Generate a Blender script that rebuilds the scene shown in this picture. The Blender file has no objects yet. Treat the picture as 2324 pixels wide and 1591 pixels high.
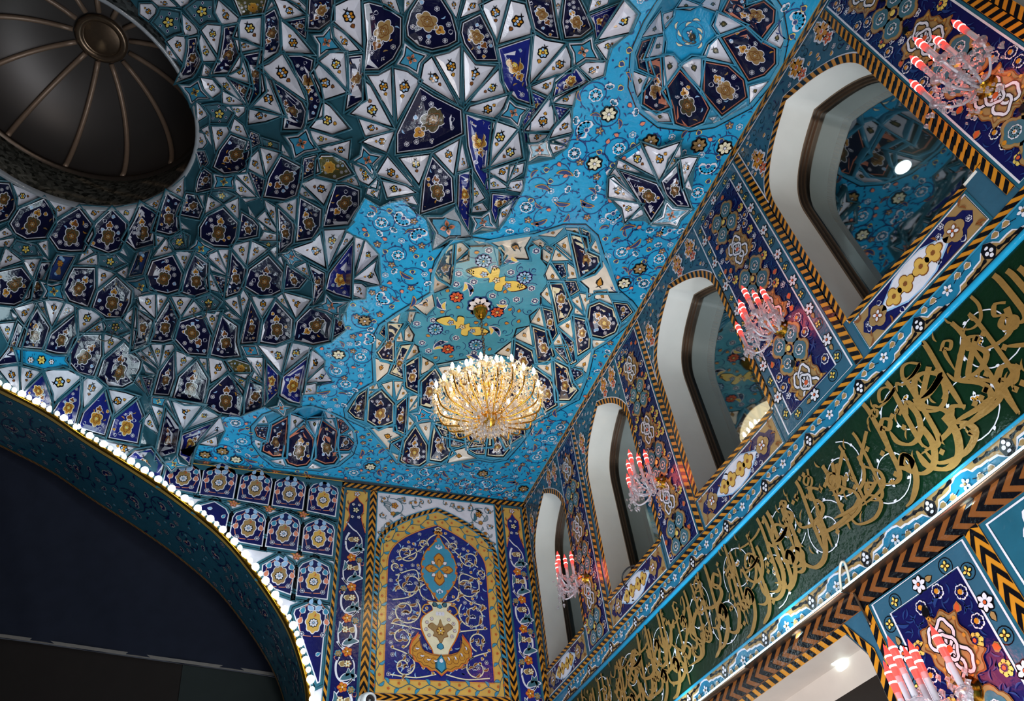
import bpy, math, random
import numpy as np
from mathutils import Vector, Matrix
from mathutils.geometry import tessellate_polygon
rnd = random.Random(7)
sc = bpy.context.scene
col = sc.collection
# ---- camera -------------------------------------------------------------
# Room frame: x runs along the end wall, y along the window wall, z up; the camera is the origin, 1 unit = 0.6 m
S, EYE = 0.6, 1.6
RC = np.array([[0.94276671, -0.32077851, -0.09106084],
               [0.16819666, 0.69326347, -0.70078217],
               [0.28792502, 0.64535797, 0.70753959]])
FPX, CX, CY = 1643.7, 1162.0, 795.5
WX, DY, HZ = 6.05, 14.037, 10.0          # window wall, end wall, flat vault
def w3(p):
    p = np.asarray(p, float) * S
    p[..., 2] += EYE
    return p
cam = bpy.data.cameras.new('camera')
camo = bpy.data.objects.new('camera', cam); col.objects.link(camo)
cam.sensor_width = 36; cam.lens = FPX / 2324 * 36; cam.clip_start = 0.05; cam.clip_end = 200
M = Matrix.Identity(4)
for i in range(3):
    M[i][0] = RC[0][i]; M[i][1] = -RC[1][i]; M[i][2] = -RC[2][i]
M[2][3] = EYE
camo.matrix_world = M
sc.camera = camo
# ---- light ----------------------------------------------------------------
wd = bpy.data.worlds.new('world'); sc.world = wd; wd.use_nodes = True
wd.node_tree.nodes['Background'].inputs[0].default_value = (0.50, 0.56, 0.70, 1)
wd.node_tree.nodes['Background'].inputs[1].default_value = 0.05
sc.view_settings.view_transform = 'Standard'; sc.view_settings.look = 'None'
sc.view_settings.exposure = 0.12; sc.view_settings.gamma = 1.0
sc.view_settings.use_curve_mapping = False
def area(name, p, d, size, watts, rgb, sizey=None):
    l = bpy.data.lights.new(name, 'AREA'); l.energy = watts; l.color = rgb; l.size = size
    if sizey: l.shape = 'RECTANGLE'; l.size_y = sizey
    o = bpy.data.objects.new(name, l); col.objects.link(o)
    o.location = w3(p); o.rotation_euler = Vector(d).to_track_quat('-Z', 'Y').to_euler(); return o
def lamp(name, p, watts, rgb, r=0.1):
    l = bpy.data.lights.new(name, 'POINT'); l.energy = watts; l.color = rgb; l.shadow_soft_size = r
    o = bpy.data.objects.new(name, l); col.objects.link(o); o.location = w3(p); return o
# unseen fill areas added for the general ambient light of the hall
area('hall_fill', (2.6, 5.0, 0.6), (0.12, 0.1, 1), 2.6, 175, (0.86, 0.93, 1.0))
area('hall_fill', (1.0, -3.0, 2.5), (0.75, 0.75, 0.45), 2.2, 130, (1.0, 0.93, 0.86))
area('hall_fill', (3.2, 10.5, 1.5), (0.1, 0.4, 1), 2.0, 70, (0.85, 0.93, 1.0))
FAC="""
#M
w 320,11 344,11 352,20 350,30 337,43 320,31
w 345,0 382,0 398,14 363,14
w 398,0 429,0 425,7 411,14
g 364,21 380,22 407,28 409,49 411,72 396,76 378,85 371,76 347,51 360,33
w 414,35 439,60 445,69 445,74 423,81 412,48
g 421,20 447,0 483,0 483,31 494,49 470,48 454,58 439,42
w 497,4 539,43 538,48 506,54 504,51 491,28
w 460,69 471,58 501,61 492,118
w 457,82 490,136 463,137 450,110
w 382,95 398,84 421,86 415,140
w 379,103 402,136 378,125
d 430,91 443,89 444,101 452,138 439,163 432,171 407,181 421,154 429,116
d 511,65 534,61 535,81 539,116 541,141 539,152 521,161 487,163 503,130 510,87
w 549,44 593,38 592,100 536,81
k 535,0 602,0 593,31 550,35
w 617,5 622,18 604,27
d 603,37 622,25 630,45 632,101 626,116 592,139 600,103
w 536,91 557,94 586,109 544,116
w 626,0 651,5 675,18 689,32 642,43 633,16
w 651,0 675,0 693,17 691,27
d 653,50 693,43 693,60 691,81
w 641,52 664,71 704,119 644,115
d 557,127 590,121 588,141 590,163 597,205 568,234 564,221 575,192 570,163
w 547,129 557,143 568,192 521,172
w 486,177 510,177 550,228 506,201
d 520,179 568,197 568,208 559,234 541,206
w 458,179 483,183 499,199 498,208 481,220 465,201
w 507,206 554,237 508,237
w 514,242 554,244 553,253 541,264
s 409,194 430,196 450,183 458,205 477,224 450,224 434,237 427,215
w 447,235 461,244 467,262 450,273
g 463,241 494,237 519,244 528,257 514,282 479,281 479,261
w 464,148 481,163 479,170 459,172
w 592,156 613,147 642,125 655,143 692,225
d 655,129 682,129 707,138 704,156 709,174 722,199 727,228 726,261 702,270 706,235 702,205 678,170
w 594,161 613,185 640,257 575,241 597,214
d 613,183 639,201 682,234 691,253 687,279 682,290 646,290 649,261 642,241
w 568,248 592,249 637,262 602,273 566,279
d 705,0 752,0 752,42 724,63 701,62
w 762,16 791,2 816,0 820,101 758,46
s 711,81 733,80 751,58 754,85 776,112 742,116 724,130 724,101
w 756,62 780,78 810,112 785,115 762,89
w 729,139 751,122 783,123 786,197
w 724,150 740,161 782,208 734,224 711,168
d 792,131 819,128 819,172 825,223 789,243 796,190
d 829,11 838,9 872,18 908,42 907,101 890,132 859,154 830,155 836,91
w 868,0 896,0 905,27 874,16
w 919,0 939,0 923,20 918,27
d 952,0 999,0 1022,36 1033,76 1033,91 1015,101 981,109 952,101 928,80 926,60 934,29
w 1013,0 1044,0 1035,36
w 1060,0 1091,0 1091,20 1049,36
d 1053,54 1089,36 1116,87 1126,134 1082,134 1057,98 1050,74
s 919,99 941,116 970,125 953,145 948,168 926,154 901,146 915,125
w 991,130 1020,123 1042,110 1042,221
w 979,134 1034,232 957,183 964,147
w 897,159 923,165 950,185 903,270
w 839,174 859,174 885,160 890,262
w 829,188 839,197 886,284 801,257 830,230
w 1054,119 1078,150 1118,153 1057,235
w 734,235 747,243 787,290 754,301 709,288 725,268
d 954,202 983,221 1044,252 1047,301 980,334 904,344 904,304 914,283
w 1132,161 1136,190 1142,210 1080,228 1069,228
w 1149,220 1140,241 1123,270 1064,252 1069,244
w 1096,14 1121,2 1150,0 1128,88
w 1161,5 1189,12 1207,74 1136,95
d 1201,0 1250,0 1257,45 1265,84 1243,81 1216,63 1207,27
w 1259,0 1274,0 1266,43
d 1285,0 1312,0 1328,33 1339,63 1317,80 1285,83 1279,51
w 1346,0 1379,0 1377,7 1339,24 1341,18
b 1342,37 1402,12 1355,85 1352,54
w 1419,3 1446,32 1428,71 1362,87
w 1357,103 1388,89 1420,80 1386,107 1377,132
s 1289,99 1321,98 1343,85 1346,109 1360,136 1330,134 1303,152 1301,121
w 1317,154 1330,145 1373,143 1368,168 1339,179
w 1212,80 1236,94 1277,101 1239,145 1205,185
b 1134,112 1203,89 1196,159 1192,181 1203,232 1176,223 1156,205 1143,181 1140,141
w 1284,109 1293,134 1292,159 1221,181
b 1266,185 1306,157 1332,181 1312,194 1272,215 1257,226
w 1207,199 1265,174 1281,168 1256,188 1245,215
w 1261,223 1308,201 1299,237 1257,232
b 1207,212 1237,226 1214,253 1187,286 1196,261 1210,239
s 1155,226 1171,241 1199,248 1183,264 1176,288 1158,270 1132,264 1149,248
b 1261,243 1292,250 1263,279
w 459,294 472,287 480,329
w 482,286 512,287 518,300 491,337
d 525,310 561,324 563,346 553,386 510,391 488,378 501,343
w 533,273 549,286 560,311 525,298
w 451,302 461,305 467,324 459,334 448,335
d 448,346 462,346 470,369 459,381
d 451,410 462,385 478,397 478,426 448,433
d 571,302 584,308 587,324 561,337
s 485,396 509,401 533,397 528,413 531,428 507,426 483,429 490,412
w 533,407 542,413 577,445 549,445 536,433
w 539,397 558,386 581,441
w 563,367 585,346 597,399 565,381
w 593,338 632,349 605,391
g 595,314 632,326 632,340 613,334 597,332
w 641,329 657,356 640,349
d 638,359 680,381 678,410 669,442 648,450 603,444 613,404
s 648,311 676,308 696,292 705,318 721,340 692,345 669,359 662,330
w 705,298 772,318 718,329
w 732,338 792,322 788,359 760,349
k 723,365 731,356 756,356 779,369 795,393 760,407 721,397
d 692,362 715,356 721,388 686,404
w 692,418 713,407 755,415 734,460
w 680,434 686,426 721,455 686,445
w 771,413 804,397 812,420
d 763,423 785,423 812,434 812,468 788,506 737,511 747,471
d 683,453 705,465 726,477 724,512 708,538 676,544
w 635,465 672,452 670,503
d 569,393 597,407 593,452
w 545,445 581,452 558,458
w 563,468 582,498 568,490
w 603,458 622,471 632,525 609,484
w 587,496 603,481 632,528 619,522
w 587,503 629,530 597,522
w 600,528 632,535 632,544 593,544
w 446,445 462,444 459,474
w 474,445 502,466 467,487
w 512,465 539,453 541,500
g 482,434 507,433 533,445 507,461 478,445
w 836,429 859,433 855,449 833,439
w 800,372 839,378 852,401 836,417 817,407
s 823,332 840,349 867,354 848,373 845,398 829,379 800,366 819,354
w 817,271 852,283 890,296 831,306
w 828,322 838,316 892,301 876,342
w 880,360 935,422 869,403 859,394
w 911,361 973,353 950,413
w 990,349 1039,322 1028,391
d 982,361 1023,404 1026,456 959,479 966,408
w 869,408 921,425 938,436 881,446
w 883,449 935,446 945,463 904,453
w 803,370 835,398 855,411 852,425 824,415 810,398
w 824,420 862,424 859,449
s 968,493 1004,493 1035,472 1044,501 1068,539 1021,539 982,567 990,529
b 1044,398 1065,391 1066,449 1063,519 1042,477
w 1049,328 1061,384 1040,391
b 1061,263 1118,277 1108,328 1103,391 1108,436 1080,384 1066,332
w 1122,277 1170,294 1108,373
w 1175,304 1182,356 1108,384
w 1068,398 1097,449 1073,463
w 1108,387 1170,366 1149,411
w 1160,380 1187,373 1184,391 1156,408
w 1108,411 1122,404 1149,425 1104,429
w 1153,429 1160,415 1184,411 1187,436
b 1120,443 1180,446 1132,470 1125,501 1118,477
w 1135,477 1166,453 1146,498 1132,519
s 1070,491 1094,494 1111,481 1115,505 1128,519 1094,515 1073,529 1080,508
w 1070,467 1094,463 1104,477 1070,481
s 1199,328 1222,328 1243,315 1243,335 1253,356 1222,353 1201,366 1205,346
w 1201,304 1243,301 1232,318 1205,322
b 1189,277 1208,242 1198,294 1194,332
w 1196,294 1246,228 1260,273 1243,297
w 1291,258 1300,297 1253,309 1260,294
w 1260,318 1294,311 1287,328
w 1249,328 1277,332 1287,335 1256,346
w 32,422 86,446 43,467
w 113,456 166,470 131,494
w 192,471 241,475 214,503
w 265,475 310,467 292,503
w 332,462 369,443 358,483
w 388,432 415,409 415,449
d -13,417 19,419 32,451 30,473 16,495 -13,505
d 26,508 46,476 99,454 120,483 120,508 102,537 61,540 37,527
d 115,537 134,502 179,475 205,508 208,531 189,566 160,567 134,564
d 201,547 221,508 254,478 284,508 284,531 268,563 246,571 208,556
d 284,543 307,502 321,467 355,486 345,527 347,553 308,563
d 352,521 364,486 380,441 409,457 399,492 403,524 384,529
w 0,527 14,518 29,531 0,540
w 0,547 30,542 27,559 0,559
g 26,564 38,547 80,558 93,579 54,582
w 89,553 107,547 109,582
w 83,564 110,591 89,582
w 0,607 14,567 45,591
w 54,591 89,590 77,634
p 102,634 131,580 169,582 139,639
p 292,628 313,575 340,569 323,622
w 181,590 195,558 211,572
w 176,599 205,585 221,579 222,601
g 225,579 262,579 284,598 256,611 227,604
w 268,569 275,558 289,582
w 264,579 291,601 272,591
w 222,609 257,623 224,652
w 268,619 289,607 288,633
w 350,566 352,535 371,540
w 352,580 377,545 393,572
g 384,547 415,527 420,569 398,567
d 336,626 348,595 391,582 411,620 406,655 380,663 345,655
d -10,622 48,610 70,638 64,674 32,689 -10,685
d 62,677 80,638 96,600 110,600 105,619 99,642 102,674 83,678
s 93,640 118,648 145,640 141,661 149,683 128,678 96,677 105,661
s 284,638 307,637 331,629 336,651 353,664 329,666 307,674 304,654
d 147,658 160,626 169,610 213,611 213,654 198,693 160,680
d 213,697 224,664 264,632 294,661 291,686 275,718 243,717
w 399,574 438,573 418,616
d 457,517 473,491 506,475 537,507 533,536 521,557 485,555 457,539
d 543,539 551,488 572,501 583,514 581,533 553,539
d 634,478 661,504 664,517 660,549 636,571 636,526
d 409,485 425,443 444,446 457,475 450,493
s 425,568 444,555 449,539 463,555 487,566 473,573 468,589 454,577
g 388,542 409,526 428,536 425,565 399,568 386,558
w 406,501 428,520 406,517
d 414,661 428,613 442,582 468,600 466,632 469,661 441,670
w 473,581 492,573 519,627
w 471,597 514,625 482,613
w 498,569 521,569 519,619
w 468,635 476,622 498,661 473,654
d 487,627 517,635 505,667 495,645
d 517,669 527,577 554,609 549,645 540,661
w 527,560 565,550 556,598
w 572,550 604,565 565,597
g 585,549 632,549 610,568
w 613,566 629,561 645,606
d 557,648 569,613 609,584 640,619 636,657 616,667 591,669
d 647,653 653,606 693,632 677,651
s 636,577 653,574 663,565 671,581 688,592 669,595 661,606 653,590
w 668,566 709,552 728,533 736,603
w 733,525 781,523 746,601
w 671,609 696,597 709,638
d 704,606 733,622 732,657 711,691 716,645
s 712,699 738,686 740,669 754,686 789,686 768,699 768,721 741,707
g 444,680 476,667 501,686 485,708 463,705
b 743,655 751,622 800,554 793,673 764,665
w 808,540 827,540 805,609
w 831,547 842,562 857,578 808,624
w 805,633 852,596 847,614 860,645 816,633
w 802,645 821,647 831,655 827,676 800,668
w 762,583 787,530 802,535
w 316,675 350,667 350,718 319,688
w 310,685 348,720 313,701
w 358,670 378,675 359,712
d 303,789 311,707 342,729 342,752 332,777
d 345,771 354,736 385,686 402,720 389,768 370,773
w 386,675 433,677 407,718
w 413,720 441,686 457,701 455,710
w 463,712 500,709 482,758
d 399,768 410,733 457,717 476,758 469,803 428,800
d 481,803 505,721 535,742 532,777 540,806 508,809
w 552,661 562,678 549,718 543,669
w 513,682 541,674 548,718
w 511,693 548,726 521,706
w 498,717 546,726 521,707
d 551,776 570,688 588,726 581,774
w 575,675 620,678 596,725
d 594,774 602,726 626,688 661,726 658,768 626,779
w 628,678 640,669 658,704
w 648,667 701,682 672,718
d 353,892 366,845 394,801 393,857 381,894
w 402,800 441,816 404,846
d 396,902 409,857 445,822 468,861 458,912 421,912
w 453,814 468,816 469,853
w 476,814 508,822 521,841 481,864
k 514,822 530,817 565,829 568,841 556,856 524,841
w 527,851 565,851 552,894
s 548,785 581,785 588,806 559,808
w 588,785 626,792 656,779 637,843
w 661,779 706,790 642,845
w 562,813 600,814 602,870
w 570,864 581,841 602,876
b 602,916 604,824 629,851 629,889
b 639,896 645,857 698,814 679,913 658,908
w 324,797 340,787 361,832
w 342,784 370,784 361,832
w 374,785 391,784 396,793 362,838
w 303,803 319,800 358,838
w 322,822 351,848 332,845
w 302,861 316,853 335,899
d 322,857 345,861 335,896
d 669,770 676,731 705,703 725,700 751,728 746,771 711,778
d 756,762 762,718 780,716 782,749
w 707,796 738,818 693,865
w 694,868 733,836 751,863
w 687,878 715,873 716,893 687,895
s 610,926 631,922 635,908 644,922 667,925 648,931 645,944 631,931
d 469,920 479,888 517,853 548,888 546,936 543,942 498,934
d 552,939 568,866 597,882 600,904 591,926
s 345,901 377,904 369,923 345,917
w 346,921 374,928 366,974
w 393,912 457,923 415,973 412,961
w 421,973 463,925 492,945
w 326,960 342,939 361,984
d 358,1037 378,936 405,974 396,1025
b 410,1032 415,990 482,961 437,1013 429,1049
w 450,1006 500,949 509,976
w 453,1006 489,987 492,1013
w 378,909 388,912 412,974
s 366,1049 389,1048 401,1033 407,1051 431,1059 402,1059 389,1070 381,1059
q 35,792 58,795 96,798 121,809 157,808 155,836 109,835 96,840 45,827
d -6,827 22,792 42,737 54,750 42,789 42,821
w 0,737 30,734 21,779
w 26,709 38,718 56,747 29,718
d 46,785 61,744 85,705 109,744 96,789
w 35,701 78,689 59,737
w 83,691 99,686 110,731
w 104,683 144,685 118,736
w 131,731 150,688 173,701
d 105,792 118,760 169,718 171,763 150,800 128,798
w 176,701 211,707 229,723 181,757
w 185,757 230,726 238,741 233,755
g 236,728 272,725 294,750 268,760 240,753
w 280,721 307,699 307,741
w 278,731 304,750 288,744
w 236,760 276,774 240,805
w 281,766 307,753 300,782
d 157,817 173,773 182,763 227,763 227,805 209,851 179,843
d 225,856 238,817 281,781 316,821 313,836 297,865 278,875 243,872
w 0,838 42,830 42,893
w 48,830 94,843 51,886
b 54,896 74,874 96,853 113,896 112,928
w 104,845 144,838 185,858 125,909
b 123,936 137,912 181,870 179,918 168,960
w 189,859 217,861 236,878 192,921
b 181,969 192,937 238,889 251,934 236,985
w 244,886 284,894 307,902 259,941
b 249,992 262,950 308,910 321,944 310,1003
w 221,995 329,1017 284,1038
b 291,1041 307,1027 342,1021 368,1056 361,1084
w 302,854 316,853 332,896
b 326,858 347,867 339,893
w 323,957 339,941 361,989
#P
w 1411,358 1452,333 1486,399
w 1463,330 1496,342 1538,327 1496,404
w 1507,402 1520,365 1543,332 1543,350 1538,363
w 1401,380 1405,365 1458,394
w 1385,400 1396,385 1434,442
w 1385,407 1392,404 1447,458 1383,445
w 1388,451 1452,466 1420,500 1414,471
w 1427,495 1458,475 1458,487 1437,497
d 1412,392 1489,420 1507,452 1478,495 1463,469
w 1540,365 1564,359 1579,360 1549,425
d 1505,412 1538,378 1545,425 1561,467 1538,465 1514,440
w 1556,425 1561,407 1571,433
s 1478,508 1504,492 1512,458 1527,474 1566,476 1543,495 1535,513 1520,508
#A
q 1536,23 1590,18 1599,24 1624,33 1618,58 1630,79 1609,100 1599,128 1572,128 1545,143 1533,122 1508,119 1511,88 1508,64 1533,40
w 1551,0 1584,12 1566,21 1539,18
w 1593,12 1603,0 1633,0 1627,24
w 1630,33 1688,56 1630,75 1619,58
w 1627,88 1659,141 1599,126 1609,103
w 1549,149 1571,132 1595,134 1586,198
w 1505,131 1526,128 1542,146 1508,195
w 1469,128 1485,88 1504,84 1508,97 1504,122
w 1508,33 1526,27 1523,46 1511,61 1505,46
w 1460,82 1498,30 1502,73
d 1645,24 1657,0 1688,0 1688,21 1733,6 1755,24 1753,49 1727,84 1694,52
d 1644,87 1694,68 1727,97 1756,113 1756,143 1733,167 1700,179
d 1601,143 1651,152 1685,183 1691,219 1639,257 1599,210
d 1511,207 1543,163 1587,210 1606,246 1593,274 1563,287 1536,277 1530,240
d 1475,143 1499,134 1505,195 1516,240 1490,251 1463,234 1466,201 1481,170
d 1449,128 1460,97 1481,90 1466,128 1478,164 1453,152
w 1435,164 1475,179 1447,216
w 1742,94 1773,52 1779,88 1770,106
w 1703,198 1742,186 1703,231
w 1463,252 1514,259 1520,274 1490,274
w 1609,268 1627,265 1618,274
w 1689,12 1721,0 1730,0 1691,17
#B
q 674,939 687,926 710,924 731,934 725,949 694,952
w 660,943 688,952 657,982
w 700,952 727,951 715,992
w 583,964 600,944 608,964
d 581,975 586,968 610,968 605,996 586,988
d 619,968 650,951 644,1032 621,1033 599,1022 601,1009 612,1004
w 574,997 599,1006 585,1018
d 649,1035 657,993 689,968 709,996 709,1035 694,1052 674,1055 656,1049
d 715,1040 725,988 731,957 762,978 759,1014 764,1037 756,1048 738,1050
d 767,1019 772,991 788,993 802,1009 790,1019
d 767,952 789,962 788,973 772,983
w 738,934 764,942 767,948 744,948
w 785,988 798,978 804,996
w 738,952 754,952 762,973
w 767,1032 793,1030 772,1046
w 614,1046 641,1043 647,1057
w 697,1065 710,1053 729,1062
#E
d 990,616 1011,572 1030,553 1025,603 1021,641 999,629
w 1034,552 1049,554 1060,565 1030,596
w 1029,597 1062,578 1060,589
w 983,625 1015,650 984,663
w 990,598 1010,565 1009,578
w 940,691 983,667 984,691 966,712
d 1126,562 1136,562 1147,580 1134,601
w 1116,549 1204,535 1188,562 1196,585 1165,584 1147,593 1147,575 1136,559
w 1069,541 1105,549 1087,553
w 1218,534 1280,516 1259,536
w 1210,549 1225,544 1238,554 1228,562
w 1233,567 1249,578 1246,596 1233,588
d 1238,557 1254,565 1251,588
w 1260,557 1290,537 1296,588
w 1255,590 1264,562 1295,589
d 1298,536 1326,544 1331,575 1355,585 1358,603 1347,616 1318,627
d 1318,521 1336,528 1339,547 1331,561
w 1285,519 1316,519 1318,528 1293,532
w 1343,562 1352,547 1364,580
w 1321,637 1357,614 1373,590 1396,660 1352,660 1339,668 1339,653
w 1240,622 1249,601 1272,637 1246,640
d 1256,601 1277,601 1285,624 1274,629
w 1290,601 1308,614 1311,629 1290,632
d 1283,640 1305,641 1311,658 1290,671
w 1229,669 1245,649 1252,691
d 1251,646 1274,646 1295,699 1285,720 1269,729 1262,691
w 1298,681 1313,673 1321,704
w 1318,668 1339,671 1331,709
w 1352,665 1375,663 1388,689 1352,676
d 1337,731 1341,698 1360,690 1389,703 1401,734 1394,752 1368,764 1345,759
d 1397,690 1422,693 1432,708 1408,729
w 1407,744 1430,729 1407,752
w 1207,731 1227,699 1234,740
d 1234,703 1252,708 1261,757 1249,777
w 1169,765 1200,742 1207,782
d 1212,746 1239,755 1254,806 1239,819 1221,818
d 1167,819 1170,780 1205,799 1212,824 1187,845 1169,845
w 1126,801 1164,775 1161,809
w 1270,740 1298,721 1298,765
d 1304,724 1327,729 1336,768 1335,788 1313,802
w 1304,711 1306,699 1324,716
w 1254,784 1270,760 1283,786
d 1273,752 1298,775 1305,819 1297,823 1285,786
d 1260,790 1283,788 1293,817 1288,822
w 1257,817 1265,808 1285,826
w 1221,830 1253,823 1254,861
d 1260,824 1285,837 1296,871 1307,886 1291,905 1267,905
d 1296,835 1319,840 1320,850 1301,863
w 1345,773 1376,775 1348,791
w 1306,832 1342,799 1332,845 1322,837
w 1305,876 1327,868 1319,886
d 1219,843 1245,861 1258,892 1260,918 1240,930 1229,905
w 1269,915 1291,915 1268,928
w 1211,954 1245,941 1229,943
d 1109,1031 1113,995 1149,987 1153,1018 1141,1033 1126,1033
d 1161,1005 1165,985 1183,990
w 1161,1029 1162,1016 1178,1011
w 927,703 979,668 984,696 969,713 961,701
w 878,734 907,714 902,731
w 927,727 930,707 942,707 933,735
d 863,756 876,736 878,769
d 883,735 909,738 891,769 891,818 868,813 860,800 870,789 883,769
w 854,769 872,780 855,794
w 896,774 909,750 914,774
w 921,750 929,740 939,763 935,774 920,771
w 851,815 883,828 878,844 855,864
d 896,789 907,789 896,815
d 912,787 929,785 914,815 914,856 889,846 894,836
w 923,815 938,782 951,792 951,805
d 922,831 949,813 949,889 925,877
w 956,809 974,815 986,831 958,846
w 995,836 1028,831 1013,859
w 819,888 855,872 858,882
d 957,917 958,868 987,840 1002,866 984,915 976,922
w 869,873 889,867 890,904
w 896,867 914,867 899,899
w 902,907 914,878 927,897
d 794,933 814,899 829,889 825,950 808,946
d 836,953 839,907 865,889 891,917 889,956 860,968
w 836,886 852,886 837,904
w 792,925 807,903 805,917
w 825,884 852,868 859,884
d 900,925 923,904 917,981 900,974
w 926,902 948,898 925,933
w 927,935 948,909 945,925
t 933,939 951,939 956,925 971,935 984,938 976,946 982,953 958,953 948,959 945,946
w 921,979 927,946 943,964
w 949,964 980,959 971,1000
w 842,975 894,972 896,984 909,991 883,1005 881,1018
d 889,1003 912,993 911,1023
d 912,1044 921,1003 943,972 966,1010 966,1044 951,1054 927,1054
d 978,1041 984,992 987,969 1013,979 1013,1015 1023,1028 1000,1044
w 889,1028 907,1035 902,1048
w 961,1061 971,1052 995,1053
w 1019,1049 1028,1026 1057,1018 1059,1031 1080,1041
d 1019,992 1059,1003 1041,1012 1020,1010
d 1064,1018 1072,1005 1098,1010 1097,1028 1082,1028
d 1008,885 1030,852 1060,846 1088,872 1088,925 1045,945
d 1102,862 1145,850 1186,882 1190,945 1120,950 1100,930
d 1060,962 1110,955 1112,1008 1065,1012
d 1125,962 1185,958 1190,985 1150,1010
d 990,960 1045,960 1048,995 1005,985
w 1040,842 1090,838 1093,868
"""
OUTL={'M':'1418,-60 1418,0 1447,32 1428,76 1384,109 1371,172 1341,183 1312,205 1299,246 1297,288 1301,297 1287,335 1253,360 1198,373 1187,432 1153,491 1128,522 1073,532 1066,543 982,567 969,498 945,484 914,453 883,460 862,470 828,449 800,498 805,502 785,522 805,536 831,545 860,577 865,647 833,652 830,678 795,681 777,722 785,749 751,777 710,789 738,818 736,837 756,868 720,876 718,894 687,896 681,920 645,945 609,926 600,923 546,945 501,945 511,977 493,1014 450,1009 435,1050 386,1072 365,1051 354,1040 361,1084 288,1041 179,979 51,896 0,870 -50,845','A':'1511,-18 1466,52 1437,119 1432,195 1453,249 1496,283 1566,292 1621,283 1703,240 1745,189 1773,146 1782,91 1770,24 1742,-18','B':'574,968 599,942 625,933 669,929 705,922 738,931 780,951 803,978 807,1004 798,1030 767,1055 725,1066 676,1062 625,1058 596,1035 576,1006','E':'981,665 983,624 992,593 1025,547 1064,541 1111,548 1199,534 1212,534 1280,513 1326,513 1352,536 1368,585 1380,609 1401,660 1432,686 1448,704 1433,729 1379,773 1345,793 1332,850 1311,905 1291,915 1245,941 1214,956 1188,995 1178,1008 1147,1042 1116,1047 1085,1041 1000,1054 961,1062 902,1049 883,1023 842,974 788,948 785,928 814,889 852,868 849,805 852,763 865,738 902,712','EC':'1023,641 1029,597 1064,589 1064,558 1116,556 1133,562 1133,601 1147,594 1165,585 1199,588 1199,559 1214,552 1230,557 1228,585 1242,603 1235,624 1244,640 1227,665 1227,694 1201,715 1205,737 1172,744 1164,770 1120,804 1099,805 989,825 953,805 948,784 935,776 940,758 927,738 945,707 969,714 984,699 987,676 987,665 1018,647'}
# ---- materials ------------------------------------------------------------
def lin(h):
    h = h.lstrip('#'); c = [int(h[i:i + 2], 16) / 255 for i in (0, 2, 4)]
    return tuple(x / 12.92 if x <= .04045 else ((x + .055) / 1.055) ** 2.4 for x in c)
PAL = dict(turq='1f92bf', turq2='4793ac', rim='2d5c6b', rimd='27505d', teal='3b87a6', slate='3f6674', nnavy='0c0d30', tan_shade='51472f', navy='12134a', navy2='1a2270', blk='0b0b10',
           white='d4d2dc', warm='d8cec2', cream='dcd3b4', yel='dcc060', ochre='bb8432', gold='c9a04e', tan='96784c', orange='c27f22', brown='7c4a24', red='c4552c',
           lblue='90b4d8', dblue='22386e', tealD='22586c', scroll='1f6f92', green='0b2414', pborder='30586e', olive='55512f', grey='8d9196', peach='d9b79c', salmon='cf7d62')
MATS = {}
def tile(c):
    if c in MATS: return MATS[c]
    m = bpy.data.materials.new('glazed_tile_' + c); m.use_nodes = True
    n = m.node_tree.nodes; L = m.node_tree.links; b = n['Principled BSDF']
    tc = n.new('ShaderNodeTexCoord')
    no = n.new('ShaderNodeTexNoise'); no.inputs['Scale'].default_value = 9; no.inputs['Detail'].default_value = 4
    mp = n.new('ShaderNodeMapRange'); mp.inputs['To Min'].default_value = .78; mp.inputs['To Max'].default_value = 1.18
    mx = n.new('ShaderNodeMix'); mx.data_type = 'RGBA'; mx.blend_type = 'MULTIPLY'; mx.inputs[0].default_value = 1
    rgb = lin(PAL[c]); mx.inputs[6].default_value = (*rgb, 1)
    L.new(tc.outputs['Object'], no.inputs['Vector']); L.new(no.outputs['Fac'], mp.inputs['Value'])
    L.new(mp.outputs[0], mx.inputs[7]); L.new(mx.outputs[2], b.inputs['Base Color'])
    n2 = n.new('ShaderNodeTexNoise'); n2.inputs['Scale'].default_value = 28; n2.inputs['Detail'].default_value = 2
    bp = n.new('ShaderNodeBump'); bp.inputs['Strength'].default_value = .22; bp.inputs['Distance'].default_value = .01
    L.new(tc.outputs['Object'], n2.inputs['Vector']); L.new(n2.outputs['Fac'], bp.inputs['Height']); L.new(bp.outputs[0], b.inputs['Normal'])
    b.inputs['Roughness'].default_value = .17
    b.inputs['Metallic'].default_value = .0
    MATS[c] = m; return m
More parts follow.
